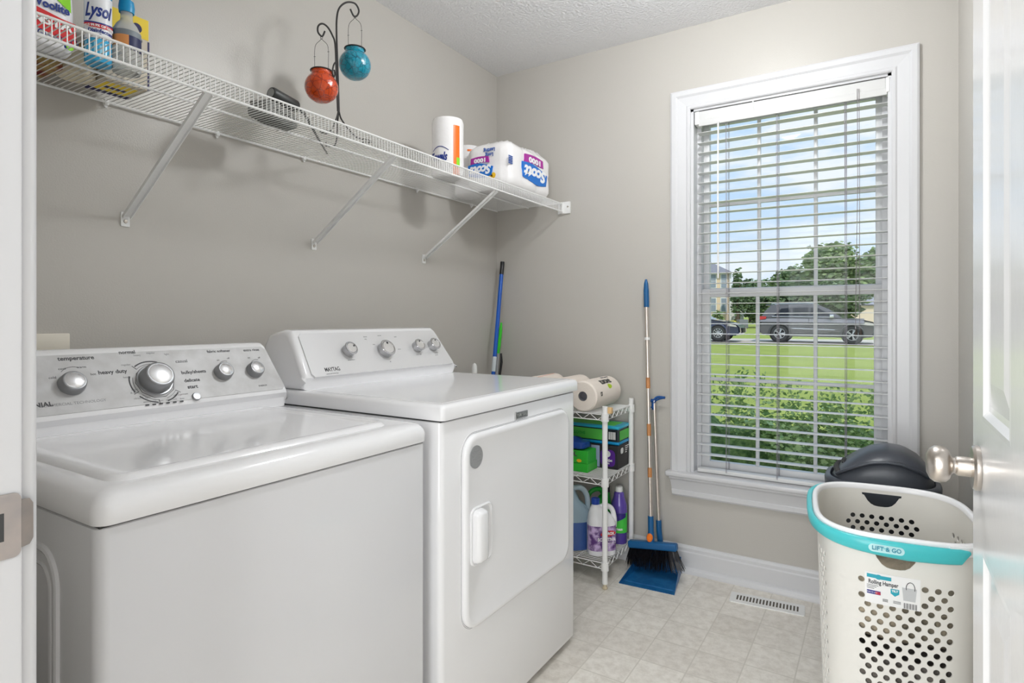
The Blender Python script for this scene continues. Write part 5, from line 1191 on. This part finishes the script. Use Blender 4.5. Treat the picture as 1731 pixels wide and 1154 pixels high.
b = NB(); prism(b, rrect(.062, .0165, .008, 5), topmap(uc, .6395, .0218), 0, .0016); pl_ = part('name_plate', b, smat('plate_paleteal', 190, 232, 235, .3), hd, smooth=False)
b = NB(); write(b, 'LIFT & GO', .0125, f=topmap(uc, .6395, .0240), bold=.0002, fit=.050); part('plate_lettering', b, smat('plate_teal_ink', 35, 140, 165, .4), pl_, smooth=False)
b = NB(); prof = [(.009, -.020), (.009, .000), (.015, .000), (.016, -.008), (.014, -.020)]; hband(b, prof, uend-.03, uend+.10, n=30); part('hinge_lug', b, MATS['hamper_rim_white'], hm)
# paper label
zl0, zl1 = .5095, .5765; uw_ = (uL+uR)/2; lw = uR-uL
def lm(off): return lambda u, v, t: HS(uw_+u, (zl0+zl1)/2+v, off+t)
def patch(bm, u0, u1, v0, v1, off, th=.0003, n=10):
    f = lm(off); A = [[f(u0+(u1-u0)*i/n, v, t) for v, t in ((v0, 0), (v0, th), (v1, th), (v1, 0))] for i in range(n+1)]; loft(bm, A)
b = NB(); patch(b, -lw/2, lw/2, -.034, .034, .0005, .0004, 16); lb = part('paper_label', b, smat('label_offwhite', 240, 240, 240, .45), hm, smooth=False)
hl2 = lw/2
b = NB(); patch(b, -hl2+.004, -hl2+.022, .022, .030, .001); patch(b, -hl2+.030, -hl2+.050, .021, .029, .001); prism(b, [(.0065*math.cos(k*PI/8)+(-hl2+.026), .0055*math.sin(k*PI/8)+.0255) for k in range(16)], lm(.0012), 0, .0004)
prism(b, [(-.003, .005), (.013, .005), (.013, -.005), (.005, -.011), (-.003, -.005)], lm(.0010), 0, .0004); part('teal_print', b, smat('print_teal', 45, 165, 185, .4), lb, smooth=False)
b = NB(); write(b, 'Rolling Hamper', .0125, f=lambda u, v, t: lm(.0011)(u-.0165, v+.013, t), bold=.0003, fit=.056)
for k in range(3): patch(b, -hl2+.004, -hl2+.026-.004*k, .005-.0035*k, .006-.0035*k, .001)
tubep = [lm(.0015)(hl2-.018+.008*math.cos(a), .012+.013*math.sin(a), 0) for a in [PI*k/10 for k in range(-1, 12)]]; tube(b, tubep, .0007, 5)
for k in range(14): patch(b, hl2-.030+k*.0018, hl2-.030+k*.0018+(.0006 if k % 3 else .0012), -.033, -.021, .001, n=1)
for k in range(3): patch(b, -.018, -.008, -.026+.0022*k, -.0250+.0022*k, .001, n=2); patch(b, .002, .016, -.026+.0022*k, -.0252+.0022*k, .001, n=2)
part('label_lettering', b, M_INK, lb, smooth=False)
b = NB(); patch(b, -hl2+.004, -hl2+.030, -.014, -.006, .001); part('flag_print', b, smat('print_indigo', 60, 60, 140, .4), lb, smooth=False)
b = NB(); patch(b, -hl2+.020, -hl2+.030, -.013, -.0105, .0015); patch(b, -hl2+.020, -hl2+.030, -.0095, -.0075, .0015); part('flag_stripes', b, RED, lb, smooth=False)
b = NB(); write(b, 'TILT', .0060, f=lambda u, v, t: lm(.0016)(u+.005, v+.0005, t), bold=.0003); write(b, 'MADE IN USA', .0038, f=lambda u, v, t: lm(.0015)(u-hl2+.0125, v-.010, t)); part('white_lettering', b, WHI, lb, smooth=False)
b = NB(); prism(b, [(-.0135, .012), (.0135, .012), (.011, -.016), (-.011, -.016)], lambda u, v, t: lm(.0010)(u+hl2-.020, v, t), 0, .0004); part('picture_print', b, smat('print_lightgrey', 198, 200, 202, .5), lb, smooth=False)
# laundry inside
def pile(name, z0, z1, ins, m, lab, seed, cat='laundry'):
    b = NB(); rr = random.Random(seed); rings = []; n = 90
    ph = [rr.uniform(0, 6.28) for _ in range(6)]
    for k in range(7):
        t = k/6; z = z0+(z1-z0)*t; e = .010*abs(2*t-1)**3
        rings.append([HS(PER*i/n, z, -ins-e-.004*math.sin(9*i/n*6.28+ph[0]+t*3)-.003*math.sin(17*i/n*6.28+ph[1])) for i in range(n)])
    lastc = sum(rings[-1], Vector())/n
    for f in (.85, .65, .45, .25, .08):
        rg = []
        for p in rings[6]:
            q = lastc.lerp(p, f); q.z = z1+.016*math.sin(22*q.x+ph[2]+9*q.y)+.012*math.cos(31*q.y+ph[3])+.014*(1-f); rg.append(q)
        rings.append(rg)
    loft(b, rings); return solo(name, b, m, (HC.x, HC.y, z0), lab, cat, ang=70)
pile('patterned_clothes', .040, .205, .008, mat('cloth_mixed', srgb(60, 50, 52), .9, vary=(55, .10, srgb(205, 190, 175)), bump=(60, .8, .004)), 'black, white and tan patterned laundry at the bottom of the hamper', 21)
pile('grey_towel', .245, .385, .008, mat('cloth_grey', srgb(118, 112, 104), .95, vary=(9, .3, srgb(90, 86, 84)), bump=(160, .9, .004)), 'grey plush towel in the middle of the laundry in the hamper', 22)
pile('tan_blanket', .425, .498, .010, mat('cloth_tan', srgb(170, 158, 138), .95, vary=(7, .2, srgb(110, 104, 90)), bump=(140, .9, .004)), 'fluffy grey-tan blanket on top of the laundry in the hamper', 23)

# ================================================================== WASTE BIN BEHIND THE HAMPER
TX, TY = 1.762, -.385
bn = thing('waste_bin', 'dark grey plastic waste bin with domed lid behind the laundry hamper', 'bin', (TX, TY, 0))
M_BIN = smat('bin_charcoal', 62, 66, 74, .34, bump=(300, .15, .0006)); M_BIN2 = smat('bin_dark', 30, 32, 37, .4)
def sel(hx_, hy_, z, e=3.2, n=48, cx=TX, cy=TY):
    return [Vector((cx+hx_*math.copysign(abs(math.cos(2*PI*i/n))**(2/e), math.cos(2*PI*i/n)), cy+hy_*math.copysign(abs(math.sin(2*PI*i/n))**(2/e), math.sin(2*PI*i/n)), z)) for i in range(n)]
b = NB(); loft(b, [sel(.115, .10, 0), sel(.120, .105, .006), sel(.146, .125, .56)]); part('bin_body', b, M_BIN2, bn, ang=60)
b = NB(); loft(b, [sel(.150, .129, .545), sel(.160, .138, .560), sel(.162, .140, .606), sel(.158, .136, .614), sel(.146, .126, .616), sel(.142, .122, .606)], cap1=False); cc = part('lid_rim', b, M_BIN, bn, ang=60)
def domez(s):   # s -1..1 along x, high towards the right
    xs = [-1, -.93, -.75, -.5, -.2, .1, .4, .7, .9, 1]; zs = [0, .018, .048, .080, .106, .116, .112, .088, .050, 0]
    for i in range(9):
        if s <= xs[i+1]: return zs[i]+(zs[i+1]-zs[i])*(s-xs[i])/(xs[i+1]-xs[i])
    return 0
b = NB(); rings = []; nx_ = 26
for i in range(nx_+1):
    s = -1+2*i/nx_; s = math.sin(s*PI/2); h = domez(s)*.98+.002; hy_ = .124*(1-abs(s)**4)**.5+.004; ring = []
    for k in range(17):
        a = PI*k/16; ring.append(Vector((TX+.002+s*.143, TY-hy_*math.copysign(abs(math.cos(a))**.62, math.cos(a)), .606+h*abs(math.sin(a))**.75)))
    rings.append(ring)
loft(b, rings, cap0=True, cap1=True); dm = part('domed_lid', b, M_BIN, bn, ang=60)
b = NB()   # swing-flap opening edge, raised side arches and grip slot
for sg_ in (-1,):
    q = []
    for i in range(15): s = -.86+1.72*i/14; q.append(Vector((TX+s*.143, TY-.118*(1-abs(s)**4)**.5-.004, .606+domez(s)*.70)))
    tube(b, bez(q, 3), .0055, 8); part('lid_arch', b, M_BIN, dm, ang=60); b = NB()
q = [Vector((TX+s*.143, TY+.115*(1-abs(s)**4)**.5, .606+domez(s)*.75)) for s in [-.86+1.72*i/14 for i in range(15)]]; tube(b, bez(q, 3), .005, 8)
part('lid_arch', b, M_BIN, dm, ang=60)
b = NB(); q = [Vector((TX-.128+.012*abs(t)**2, TY+t*.085, .634)) for t in [-1+.2*i for i in range(11)]]; tube(b, q, [.003]+[.0085]*9+[.003], 8); part('flap_gap', b, M_GAP, dm)
b = NB(); q = [Vector((TX-.105, TY+t*.03, .655)) for t in (-1, -.6, 0, .6, 1)]; tube(b, q, [.002, .008, .009, .008, .002], 8); part('finger_slot', b, M_GAP, dm)

# ================================================================== OUTSIDE
def gd(d):
    t = [(-5, -.50), (3, -.50), (8, -.42), (20, -.10), (27, .065), (45, .20), (80, .5), (160, 1.6), (400, 4)]
    for (a, c), (a2, c2) in zip(t, t[1:]):
        if d <= a2: return c+(c2-c)*(d-a)/(a2-a)
    return t[-1][1]
def G(px, d, dz=0.): p = far(px, d); p.z = gd(d)+dz; return p
M_LAWN = mat('lawn_grass', srgb(150, 164, 84), .9, vary=(1.3, .5, srgb(172, 184, 100)), bump=(30, 1, .05)); M_LAWN.node_tree.nodes['Principled BSDF'].inputs['Specular IOR Level'].default_value = .1
b = NB(); gy = [.14, 1, 2, 4, 7, 10, 14, 18, 22, 26, 30, 35, 42, 55, 75, 100, 140, 200]; gx = [-120, -80, -50, -35, -25, -18, -12, -7, -3, 0, 1.5, 3, 6, 10, 16, 25, 40]
vv = [[b.verts.new((x, y, gd((Vector((x, y, 0))-CAM).dot(FW)))) for x in gx] for y in gy]
for i in range(len(gy)-1):
    for j in range(len(gx)-1): b.faces.new((vv[i][j], vv[i][j+1], vv[i+1][j+1], vv[i+1][j]))
struct('lawn', b, M_LAWN, smooth=True)
DN = lambda px: 27.0-(px-1200)*.0074
b = NB(); n = 30
for i in range(n):
    a0_, a1_ = 900+900*i/n, 900+900*(i+1)/n; b.faces.new([b.verts.new(p) for p in (G(a0_, DN(a0_), .02), G(a1_, DN(a1_), .02), G(a1_, DN(a1_)+5, .02), G(a0_, DN(a0_)+5, .02))])
struct('driveway', b, mat('driveway_concrete', srgb(205, 195, 182), .85, vary=(3, .6, srgb(190, 182, 168)))) 
def leaves(bm, cen, rad, n, size, rr, shell=.55, flat=0.):
    cen = Vector(cen)
    for _ in range(n):
        d = Vector((rr.gauss(0, 1), rr.gauss(0, 1), rr.gauss(0, 1))).normalized(); r = shell+(1-shell)*rr.random()
        p = cen + Vector((d.x*rad[0], d.y*rad[1], d.z*rad[2]))*r
        a = Vector((rr.gauss(0, 1), rr.gauss(0, 1), rr.gauss(0, .8))).normalized(); u, v = frame_for(a); s = size*rr.uniform(.6, 1.4)
        bm.faces.new([bm.verts.new(q) for q in (p-u*s, p-v*s*.55, p+u*s, p+v*s*.55)])
def tree(pos, hgt, rx, seed, m, lab, n=1500, trunk=.25, size=.35, group='trees behind the parked cars'):
    rr = random.Random(seed); t = thing('tree', lab, 'tree', tuple(pos), 0, group)
    b = NB(); k = 12
    for i in range(k):
        a = rr.uniform(0, 6.28); q = rr.random(); hgt_c = hgt*(.28+.55*q); w_ = rx*(1-.75*q)*.62
        c = Vector(pos)+Vector((math.cos(a)*w_, math.sin(a)*w_, hgt_c)); leaves(b, c, (rx*.50, rx*.50, hgt*.17), n//k, size, rr, .6)
    leaves(b, Vector(pos)+Vector((0, 0, hgt*.50)), (rx*.62, rx*.62, hgt*.40), n//2, size*1.5, rr, .3)
    part('crown', b, m, t, smooth=False)
    b = NB(); p0 = Vector(pos)-Vector((0, 0, .2)); tube(b, [p0, p0+Vector((0, 0, hgt*.45)), p0+Vector((.2, 0, hgt*.8))], [trunk, trunk*.7, trunk*.25], 8)
    part('trunk', b, mat('bark', srgb(95, 80, 65), .9), t)
LF1 = leaf_mat('leaf_pine', srgb(84, 108, 74), srgb(140, 160, 116)); LF2 = leaf_mat('leaf_mid', srgb(92, 116, 76), srgb(152, 172, 116)); LF3 = leaf_mat('leaf_dark', srgb(66, 88, 62), srgb(118, 138, 98))
tree(G(1405, 78), 12.0, 5.2, 1, LF2, 'tallest leafy tree behind the white-striped window bars, above the grey SUV', 2600, size=.30)
tree(G(1478, 74), 10.2, 3.6, 2, LF2, 'tree at the right edge of the window view beside the shed', 1500, size=.3)
tree(G(1345, 84), 9.0, 4.6, 3, LF1, 'medium tree directly left of the tallest tree', 1800, size=.3)
tree(G(1300, 88), 7.2, 4.4, 4, LF1, 'lower tree in the gap between the beige house and the medium tree', 1500, size=.3)
tree(G(1268, 95), 7.2, 4.2, 5, LF3, 'dark low tree immediately right of the beige house', 1200, size=.3)
tree(G(1440, 92), 9.5, 5.0, 6, LF3, 'dark tree between the tallest tree and the shed', 1500, size=.3)
tree(G(1350, 60), 5.2, 4.6, 7, LF3, 'dark broad low tree right behind the grey SUV roof', 1800, size=.22)
tree(G(1282, 58), 4.4, 2.6, 8, LF3, 'dark bushy tree between the house wing and the SUV', 1200, size=.2)
tree(G(1412, 58), 5.0, 4.0, 9, LF3, 'dark bushy tree behind the SUV windscreen', 1600, size=.22)
tree(G(1247, 57), 6.2, .75, 10, LF3, 'slim dark evergreen at the corner of the beige house', 500, size=.16)
# house across the lawn
hp = G(1160, 60); R3 = Matrix(((RT.x, FW.x, 0, hp.x), (RT.y, FW.y, 0, hp.y), (0, 0, 1, hp.z-.3), (0, 0, 0, 1)))
he = thing('neighbour_house', 'two-storey beige house with hipped grey roof and white side wing across the lawn', 'house', tuple(hp))
k6 = .060
def hxp(px): return (px-1160)*k6
b = NB(); box(b, hxp(1120), hxp(1235), 0, 9, 0, 5.9); b.transform(R3); part('walls', b, smat('siding_beige', 232, 208, 176, .8), he, smooth=False)
b = NB(); box(b, hxp(1234), hxp(1259), .3, 7, 0, 3.2); box(b, hxp(1232), hxp(1236), -.08, .2, 0, 5.8); box(b, hxp(1118), hxp(1237), -.06, 0.02, 3.75, 4.0); b.transform(R3); part('wing', b, smat('siding_white', 236, 234, 232, .8), he, label='white side wing and trim', smooth=False)
b = NB(); x0, x1, y0, y1, ze, zr = hxp(1116), hxp(1238), -.5, 9.5, 5.8, 8.6
vs = [b.verts.new(p) for p in ((x0, y0, ze), (x1, y0, ze), (x1, y1, ze), (x0, y1, ze), (x0+3.6, 4.5, zr), (x1-3.4, 4.5, zr))]
for f in ((0, 1, 5, 4), (1, 2, 5), (2, 3, 4, 5), (3, 0, 4), (3, 2, 1, 0)): b.faces.new([vs[i] for i in f])
b.transform(R3); part('roof', b, smat('shingle_grey', 140, 140, 148, .9, vary=(20, .3, srgb(125, 125, 132))), he, smooth=False)
for x in (1205.5, 1223):
    for z in (1.85, 4.25):
        b = NB(); wq = .34; box(b, hxp(x)-wq, hxp(x)+wq, -.06, .02, z, z+1.5); b.transform(R3); q = part('window', b, M_WHITEP, he, smooth=False)
        b = NB(); box(b, hxp(x)-wq+.1, hxp(x)+wq-.1, -.09, -.05, z+.1, z+.72); box(b, hxp(x)-wq+.1, hxp(x)+wq-.1, -.09, -.05, z+.80, z+1.4); b.transform(R3); part('window_glass', b, smat('far_glass', 150, 160, 172, .2), q, smooth=False)
ac = G(1257, 56); b = NB(); M2 = Matrix(((RT.x, FW.x, 0, ac.x), (RT.y, FW.y, 0, ac.y), (0, 0, 1, ac.z), (0, 0, 0, 1))); rbox(b, -.55, .3, -.4, .4, 0, .85, .05, 2, M=M2)
solo('air_conditioner', b, smat('ac_grey', 120, 122, 125, .6), tuple(ac), 'grey outdoor air conditioner beside the white house wing', 'air conditioner')
def bush(name, pos, rad, n, m, lab, size, seed, group=None):
    rr = random.Random(seed); b = NB(); leaves(b, Vector(pos)+Vector((0, 0, rad[2]*.9)), rad, n, size, rr, .5); return solo(name, b, m, tuple(pos), lab, 'bush', group, smooth=False)
LY = leaf_mat('leaf_yellow', srgb(180, 175, 60), srgb(215, 205, 95))
for i, (px, lab) in enumerate(((1208, 'yellow-green bush below the left window of the beige house'), (1223, 'yellow-green bush in the middle of the row by the beige house'), (1238, 'yellow-green bush at the end of the row by the white wing'))): bush('yellow_bush', G(px, 52), (.65, .6, .42), 350, LY, lab, .09, 30+i, 'yellow bushes in front of the beige house')
bush('green_shrub', G(1213, 55), (.6, .5, .9), 350, LF2, 'upright green shrub between the yellow bushes and the house wall', .12, 44)
# shed
shp = G(1470, 66); R4 = Matrix(((RT.x, FW.x, 0, shp.x), (RT.y, FW.y, 0, shp.y), (0, 0, 1, shp.z-.3), (0, 0, 0, 1))); k7 = .066
se_ = thing('shed', 'peach walled shed with grey roof at the right edge of the window view', 'shed', tuple(shp))
b = NB(); box(b, -33*k7, 3.2, 0, 5, 0, 2.75)
vs = [b.verts.new(p) for p in ((-33*k7, 0, 2.75), (-33*k7, 5, 2.75), (-33*k7, 2.5, 3.9))]; b.faces.new(vs); b.transform(R4); part('walls', b, smat('shed_peach', 226, 206, 186, .8), se_, smooth=False)
b = NB(); vs = [(-35*k7, -.3, 2.6), (3.4, -.3, 2.6), (3.4, 2.5, 3.55), (-35*k7+.6, 2.5, 3.55), (-35*k7, 5.3, 2.6), (3.4, 5.3, 2.6)]
vs2 = [Vector(p)+Vector((0, 0, .12)) for p in vs]
for q in (vs, vs2):
    v_ = [b.verts.new(p) for p in q]; b.faces.new((v_[0], v_[1], v_[2], v_[3])); b.faces.new((v_[3], v_[2], v_[5], v_[4]))
b.transform(R4); part('roof', b, smat('shed_roof_grey', 150, 150, 158, .9), se_, smooth=False)

# vehicles: side outline lofted across the width
def car(name, lab, pos, dirv, Ln, Wd, side, arch, green, glass, paint, wheels, wr_, extras):
    o = thing(name, lab, 'car', tuple(pos)); d = Vector(dirv).normalized(); s = Vector((-d.y, d.x, 0)).normalized(); up = d.cross(s)
    if up.z < 0: up = -up
    Mc = Matrix(((d.x, s.x, up.x, pos[0]), (d.y, s.y, up.y, pos[1]), (d.z, s.z, up.z, pos[2]), (0, 0, 0, 1)))
    b = NB(); secs = [(-Wd/2+.10, .04), (-Wd/2+.03, .015), (-Wd/2, 0), (Wd/2, 0), (Wd/2-.03, .015), (Wd/2-.10, .04)]
    poly = side
    cx_ = sum(p[0] for p in poly)/len(poly); cz_ = .6
    rings = [[Vector((cx_+(x-cx_)*(1-in_*1.1), y, cz_+(z-cz_)*(1-in_*1.2) if z > .3 else z)) for x, z in poly] for y, in_ in secs]
    loft(b, rings); b.transform(Mc); part('body', b, paint, o, ang=28)
    b = NB(); gz0 = min(z for x, z in green); gz1 = max(z for x, z in green)
    def yz(z): t = (z-gz0)/(gz1-gz0); return Wd/2*(.97-.22*t)
    V = [[Vector((x, sgn*yz(z), z)) for x, z in green] for sgn in (-1, 1)]; loft(b, V); b.transform(Mc); part('cabin', b, paint, o, ang=28)
    for poly in glass:
        for sgn in (-1, 1):
            b = NB(); A = [Vector((x, sgn*(yz(z)+.004), z)) for x, z in poly]; B = [Vector((x, sgn*(yz(z)+.012), z)) for x, z in poly]; loft(b, [A, B]); b.transform(Mc); part('side_window', b, smat('car_glass', 40, 43, 50, .2, spec=.25), o, smooth=False)
    for wx_ in wheels:
        for sgn in (-1, 1):
            y = sgn*(Wd/2-.09)
            Mw = Mc @ T(wx_, y, wr_) @ RX(PI/2*(1 if sgn < 0 else -1))
            b = NB(); lathe(b, [(wr_*.60, -.11), (wr_*.93, -.11), (wr_, -.07), (wr_, .07), (wr_*.93, .105), (wr_*.66, .115), (wr_*.62, .09)], Mw, 36, cap=False); w_ = part('wheel', b, smat('tyre', 62, 62, 64, .8), o)
            b = NB(); lathe(b, [(wr_*.59, .10), (wr_*.64, .10), (wr_*.64, .06), (wr_*.59, .06), (wr_*.59, .10)], Mw, 32, cap=False)
            for k in range(5 if len(extras) > 4 else 10):
                a = 2*PI*k/(5 if len(extras) > 4 else 10); 
                for da in ((-.13, .13) if len(extras) > 4 else (0,)): tube(b, [Mw @ Vector((wr_*.08*math.cos(a), wr_*.08*math.sin(a), .10)), Mw @ Vector((wr_*.61*math.cos(a+da), wr_*.61*math.sin(a+da), .085))], .018, 5)
            lathe(b, [(0, .105), (wr_*.12, .10), (wr_*.12, .08)], Mw, 12); part('alloy_rim', b, smat('alloy', 205, 205, 208, .3, metal=.5), w_)
            b = NB(); lathe(b, [(0, .03), (wr_*.62, .03), (wr_*.62, .02), (0, .02)], Mw, 24); part('hub_shadow', b, M_BLACK, w_)
            b = NB(); q = [Mc @ Vector((wx_+(wr_+.07)*math.cos(a), sgn*(Wd/2+.004), wr_+(wr_+.07)*math.sin(a))) for a in [PI*k/14 for k in range(15)]]; tube(b, q, .045, 6); part('wheel_arch', b, arch, o)
            b = NB(); lathe(b, [(0, 0), (wr_+.06, 0), (wr_+.06, .012), (0, .012)], Mc @ T(wx_, sgn*(Wd/2+.001), wr_) @ RX(PI/2*(1 if sgn < 0 else -1)) @ T(0, 0, -.01), 32); part('arch_recess', b, M_BLACK, o)
    for nm, kind, data, m in extras:
        b = NB()
        if kind == 'box': rbox(b, *data, .02, 2)
        elif kind == 'tube':
            for sgn in (-1, 1): tube(b, [Vector((x, sgn*y, z)) for x, y, z in data[0]], data[1], 6)
        elif kind == 'crease':
            (x0, x1, za, zb2, ya, yb) = data
            for sgn in (-1, 1): loft(b, [[Vector((x, sgn*(Wd/2+y), z)) for y, z in ((-.06, za), (ya, za), (yb, zb2), (-.08, zb2))] for x in (x0, x1)])
        elif kind == 'side':
            for sgn in (-1, 1): A = [Vector((x, sgn*(Wd/2-.02), z)) for x, z in data]; B = [Vector((x, sgn*(Wd/2+.012), z)) for x, z in data]; loft(b, [A, B])
        b.transform(Mc); part(nm, b, m, o)
    return o
M_SUV = mat('suv_paint', srgb(96, 93, 95), .25, metal=.3, coat=1.0); M_SED = mat('sedan_paint', srgb(48, 56, 84), .2, metal=.3, coat=1.0)
# x: rear 0 -> front
SUV = [(0, .55), (.05, .95), (.12, 1.08), (1.2, 1.14), (3.3, 1.12), (4.3, 1.04), (4.62, .96), (4.74, .80), (4.78, .50), (4.60, .30), (4.28, .25), (3.22, .25), (1.48, .25), (.35, .28), (.05, .40)]
CAB = [(.12, 1.08), (.30, 1.40), (.55, 1.66), (.75, 1.70), (1.9, 1.74), (2.5, 1.70), (2.95, 1.50), (3.45, 1.12), (3.0, 1.06), (1.0, 1.08)]
GL = [[(.68, 1.18), (1.00, 1.52), (1.38, 1.56), (1.40, 1.18)], [(1.47, 1.18), (1.47, 1.57), (2.12, 1.58), (2.12, 1.18)], [(2.20, 1.18), (2.20, 1.58), (2.50, 1.56), (3.05, 1.22), (3.05, 1.18)]]
dist = 27.0; r0, r1 = G(1284, dist), G(1470, dist); a_ = far(1320, 27.3); a_.z = CAM.z-(577-HOR)/FPX*27.3; c_ = far(1438, 25.9); c_.z = CAM.z-(580.5-HOR)/FPX*25.9
dr_ = (c_-a_).normalized(); p0 = (a_+c_)/2-dr_*(.95+1.455)+Vector((-dr_.y, dr_.x, 0)).normalized()*.90
car('suv', 'dark grey SUV parked on the driveway facing right, seen through the window', p0, dr_, 4.8, 1.94, SUV, smat('cladding', 80, 80, 82, .6), CAB, GL, M_SUV, (.95, 3.86), .375,
    [('shoulder', 'crease', (.10, 4.30, .90, 1.10, .016, -.055), mat('suv_sky_sheen', srgb(150, 144, 146), .2, metal=.4, coat=1.0)), ('roof_rail', 'tube', ([(.55, .66, 1.735), (.75, .68, 1.77), (1.9, .68, 1.80), (2.45, .66, 1.74)], .022), smat('chrome_trim', 225, 225, 228, .2, metal=.6)),  # shoulder strip: sky reflection put into a lighter paint colour
     ('window_trim', 'tube', ([(.62, .955, 1.15), (1.8, .955, 1.155), (3.12, .955, 1.14)], .016), MATS['chrome_trim']),
     ('door_moulding', 'tube', ([(1.45, .975, .62), (3.2, .975, .58)], .02), MATS['chrome_trim']),
     ('tail_light', 'side', [(.0, .98), (.03, 1.16), (.38, 1.15), (.36, 1.04)], smat('tail_red', 200, 60, 60, .3)), ('headlight', 'side', [(4.30, .82), (4.32, .95), (4.62, .90), (4.66, .80)], smat('headlamp_clear', 205, 200, 190, .15)),
     ('door_gap', 'side', [(2.14, .35), (2.14, 1.1), (2.16, 1.1), (2.16, .35)], M_BLACK), ('door_mirror', 'box', (2.98, 3.14, -1.14, -.93, 1.12, 1.26), MATS['chrome_trim']),
     ('rear_spoiler', 'box', (.30, .62, -.62, .62, 1.64, 1.70), M_SUV), ('bumper_trim', 'box', (4.55, 4.84, -.8, .8, .34, .44), smat('cladding', 0, 0, 0))])
SED = [(0, .60), (.04, .90), (.5, 1.00), (3.4, .98), (4.15, .86), (4.55, .74), (4.68, .60), (4.70, .40), (4.50, .24), (3.2, .20), (1.3, .20), (.2, .25)]
CB2 = [(.45, 1.0), (.95, 1.30), (1.5, 1.43), (2.2, 1.43), (2.7, 1.32), (3.35, .98), (2.8, .95), (1.0, .95)]
GL2 = [[(.95, 1.04), (1.3, 1.32), (1.85, 1.37), (1.85, 1.04)], [(1.95, 1.04), (1.95, 1.37), (2.3, 1.35), (2.95, 1.04)]]
a_ = far(1214, 27.6); a_.z = CAM.z-(575-HOR)/FPX*27.6; p0 = a_-dr_*3.72+Vector((-dr_.y, dr_.x, 0)).normalized()*.85
car('sedan', 'dark blue sedan parked behind the SUV, only its bonnet showing at the window edge', p0, dr_, 4.7, 1.85, SED, M_SED, CB2, GL2, M_SED, (.95, 3.72), .34,
    [('headlight', 'side', [(4.15, .68), (4.15, .78), (4.50, .72), (4.55, .64)], MATS['headlamp_clear']), ('grille', 'box', (4.60, 4.72, -.5, .5, .36, .60), M_BLACK)])
# hedge under the window
rr = random.Random(77); hb = NB()
for i in range(170):
    x = -.2+2.8*rr.random(); y = .62+.55*rr.random(); z = -.4+1.0*rr.random()**.7
    leaves(hb, (x, y, z), (.15, .13, .13), 150, .0150, rr, .35)
for i in range(120):
    leaves(hb, (-.2+2.8*rr.random(), .90+.2*rr.random(), -.4+.88*rr.random()), (.2, .12, .14), 70, .034, rr, .1)
for i in range(130):   # upright sprigs
    x = .3+1.9*rr.random(); y = .70+.5*rr.random(); h = .60+.07*rr.random()+.04*math.sin(x*7)
    for k in range(13): 
        p = Vector((x+rr.gauss(0, .007), y+rr.gauss(0, .007), h+k*.0105)); a = Vector((rr.gauss(0, 1), rr.gauss(0, 1), .6)).normalized(); s = .014*rr.uniform(.7, 1.2); v = frame_for(a)[1]
        hb.faces.new([hb.verts.new(q) for q in (p, p+a*s+v*s*.5, p+a*s*2, p+a*s-v*s*.5)])
hg = thing('hedge', 'leafy green boxwood hedge just outside below the window', 'hedge', (1.3, .9, -.5))
part('foliage', hb, leaf_mat('hedge_leaf', srgb(104, 140, 72), srgb(190, 212, 146)), hg, smooth=False)
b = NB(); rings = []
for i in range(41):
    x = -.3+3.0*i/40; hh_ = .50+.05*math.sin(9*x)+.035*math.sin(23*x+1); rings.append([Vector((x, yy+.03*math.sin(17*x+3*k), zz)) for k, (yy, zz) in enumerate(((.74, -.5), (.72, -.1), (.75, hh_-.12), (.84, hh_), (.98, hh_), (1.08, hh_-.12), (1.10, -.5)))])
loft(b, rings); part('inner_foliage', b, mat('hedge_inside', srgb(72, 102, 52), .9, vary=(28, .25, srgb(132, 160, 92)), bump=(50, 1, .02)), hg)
b = NB()
for i in range(16):
    x = -.8+4.2*i/15; tube(b, [(x, .9, -.52), (x+.05, .92, -.1), (x-.04, .88, .3)], [.02, .014, .006], 6)
part('stems', b, mat('bark', (0, 0, 0)), hg)
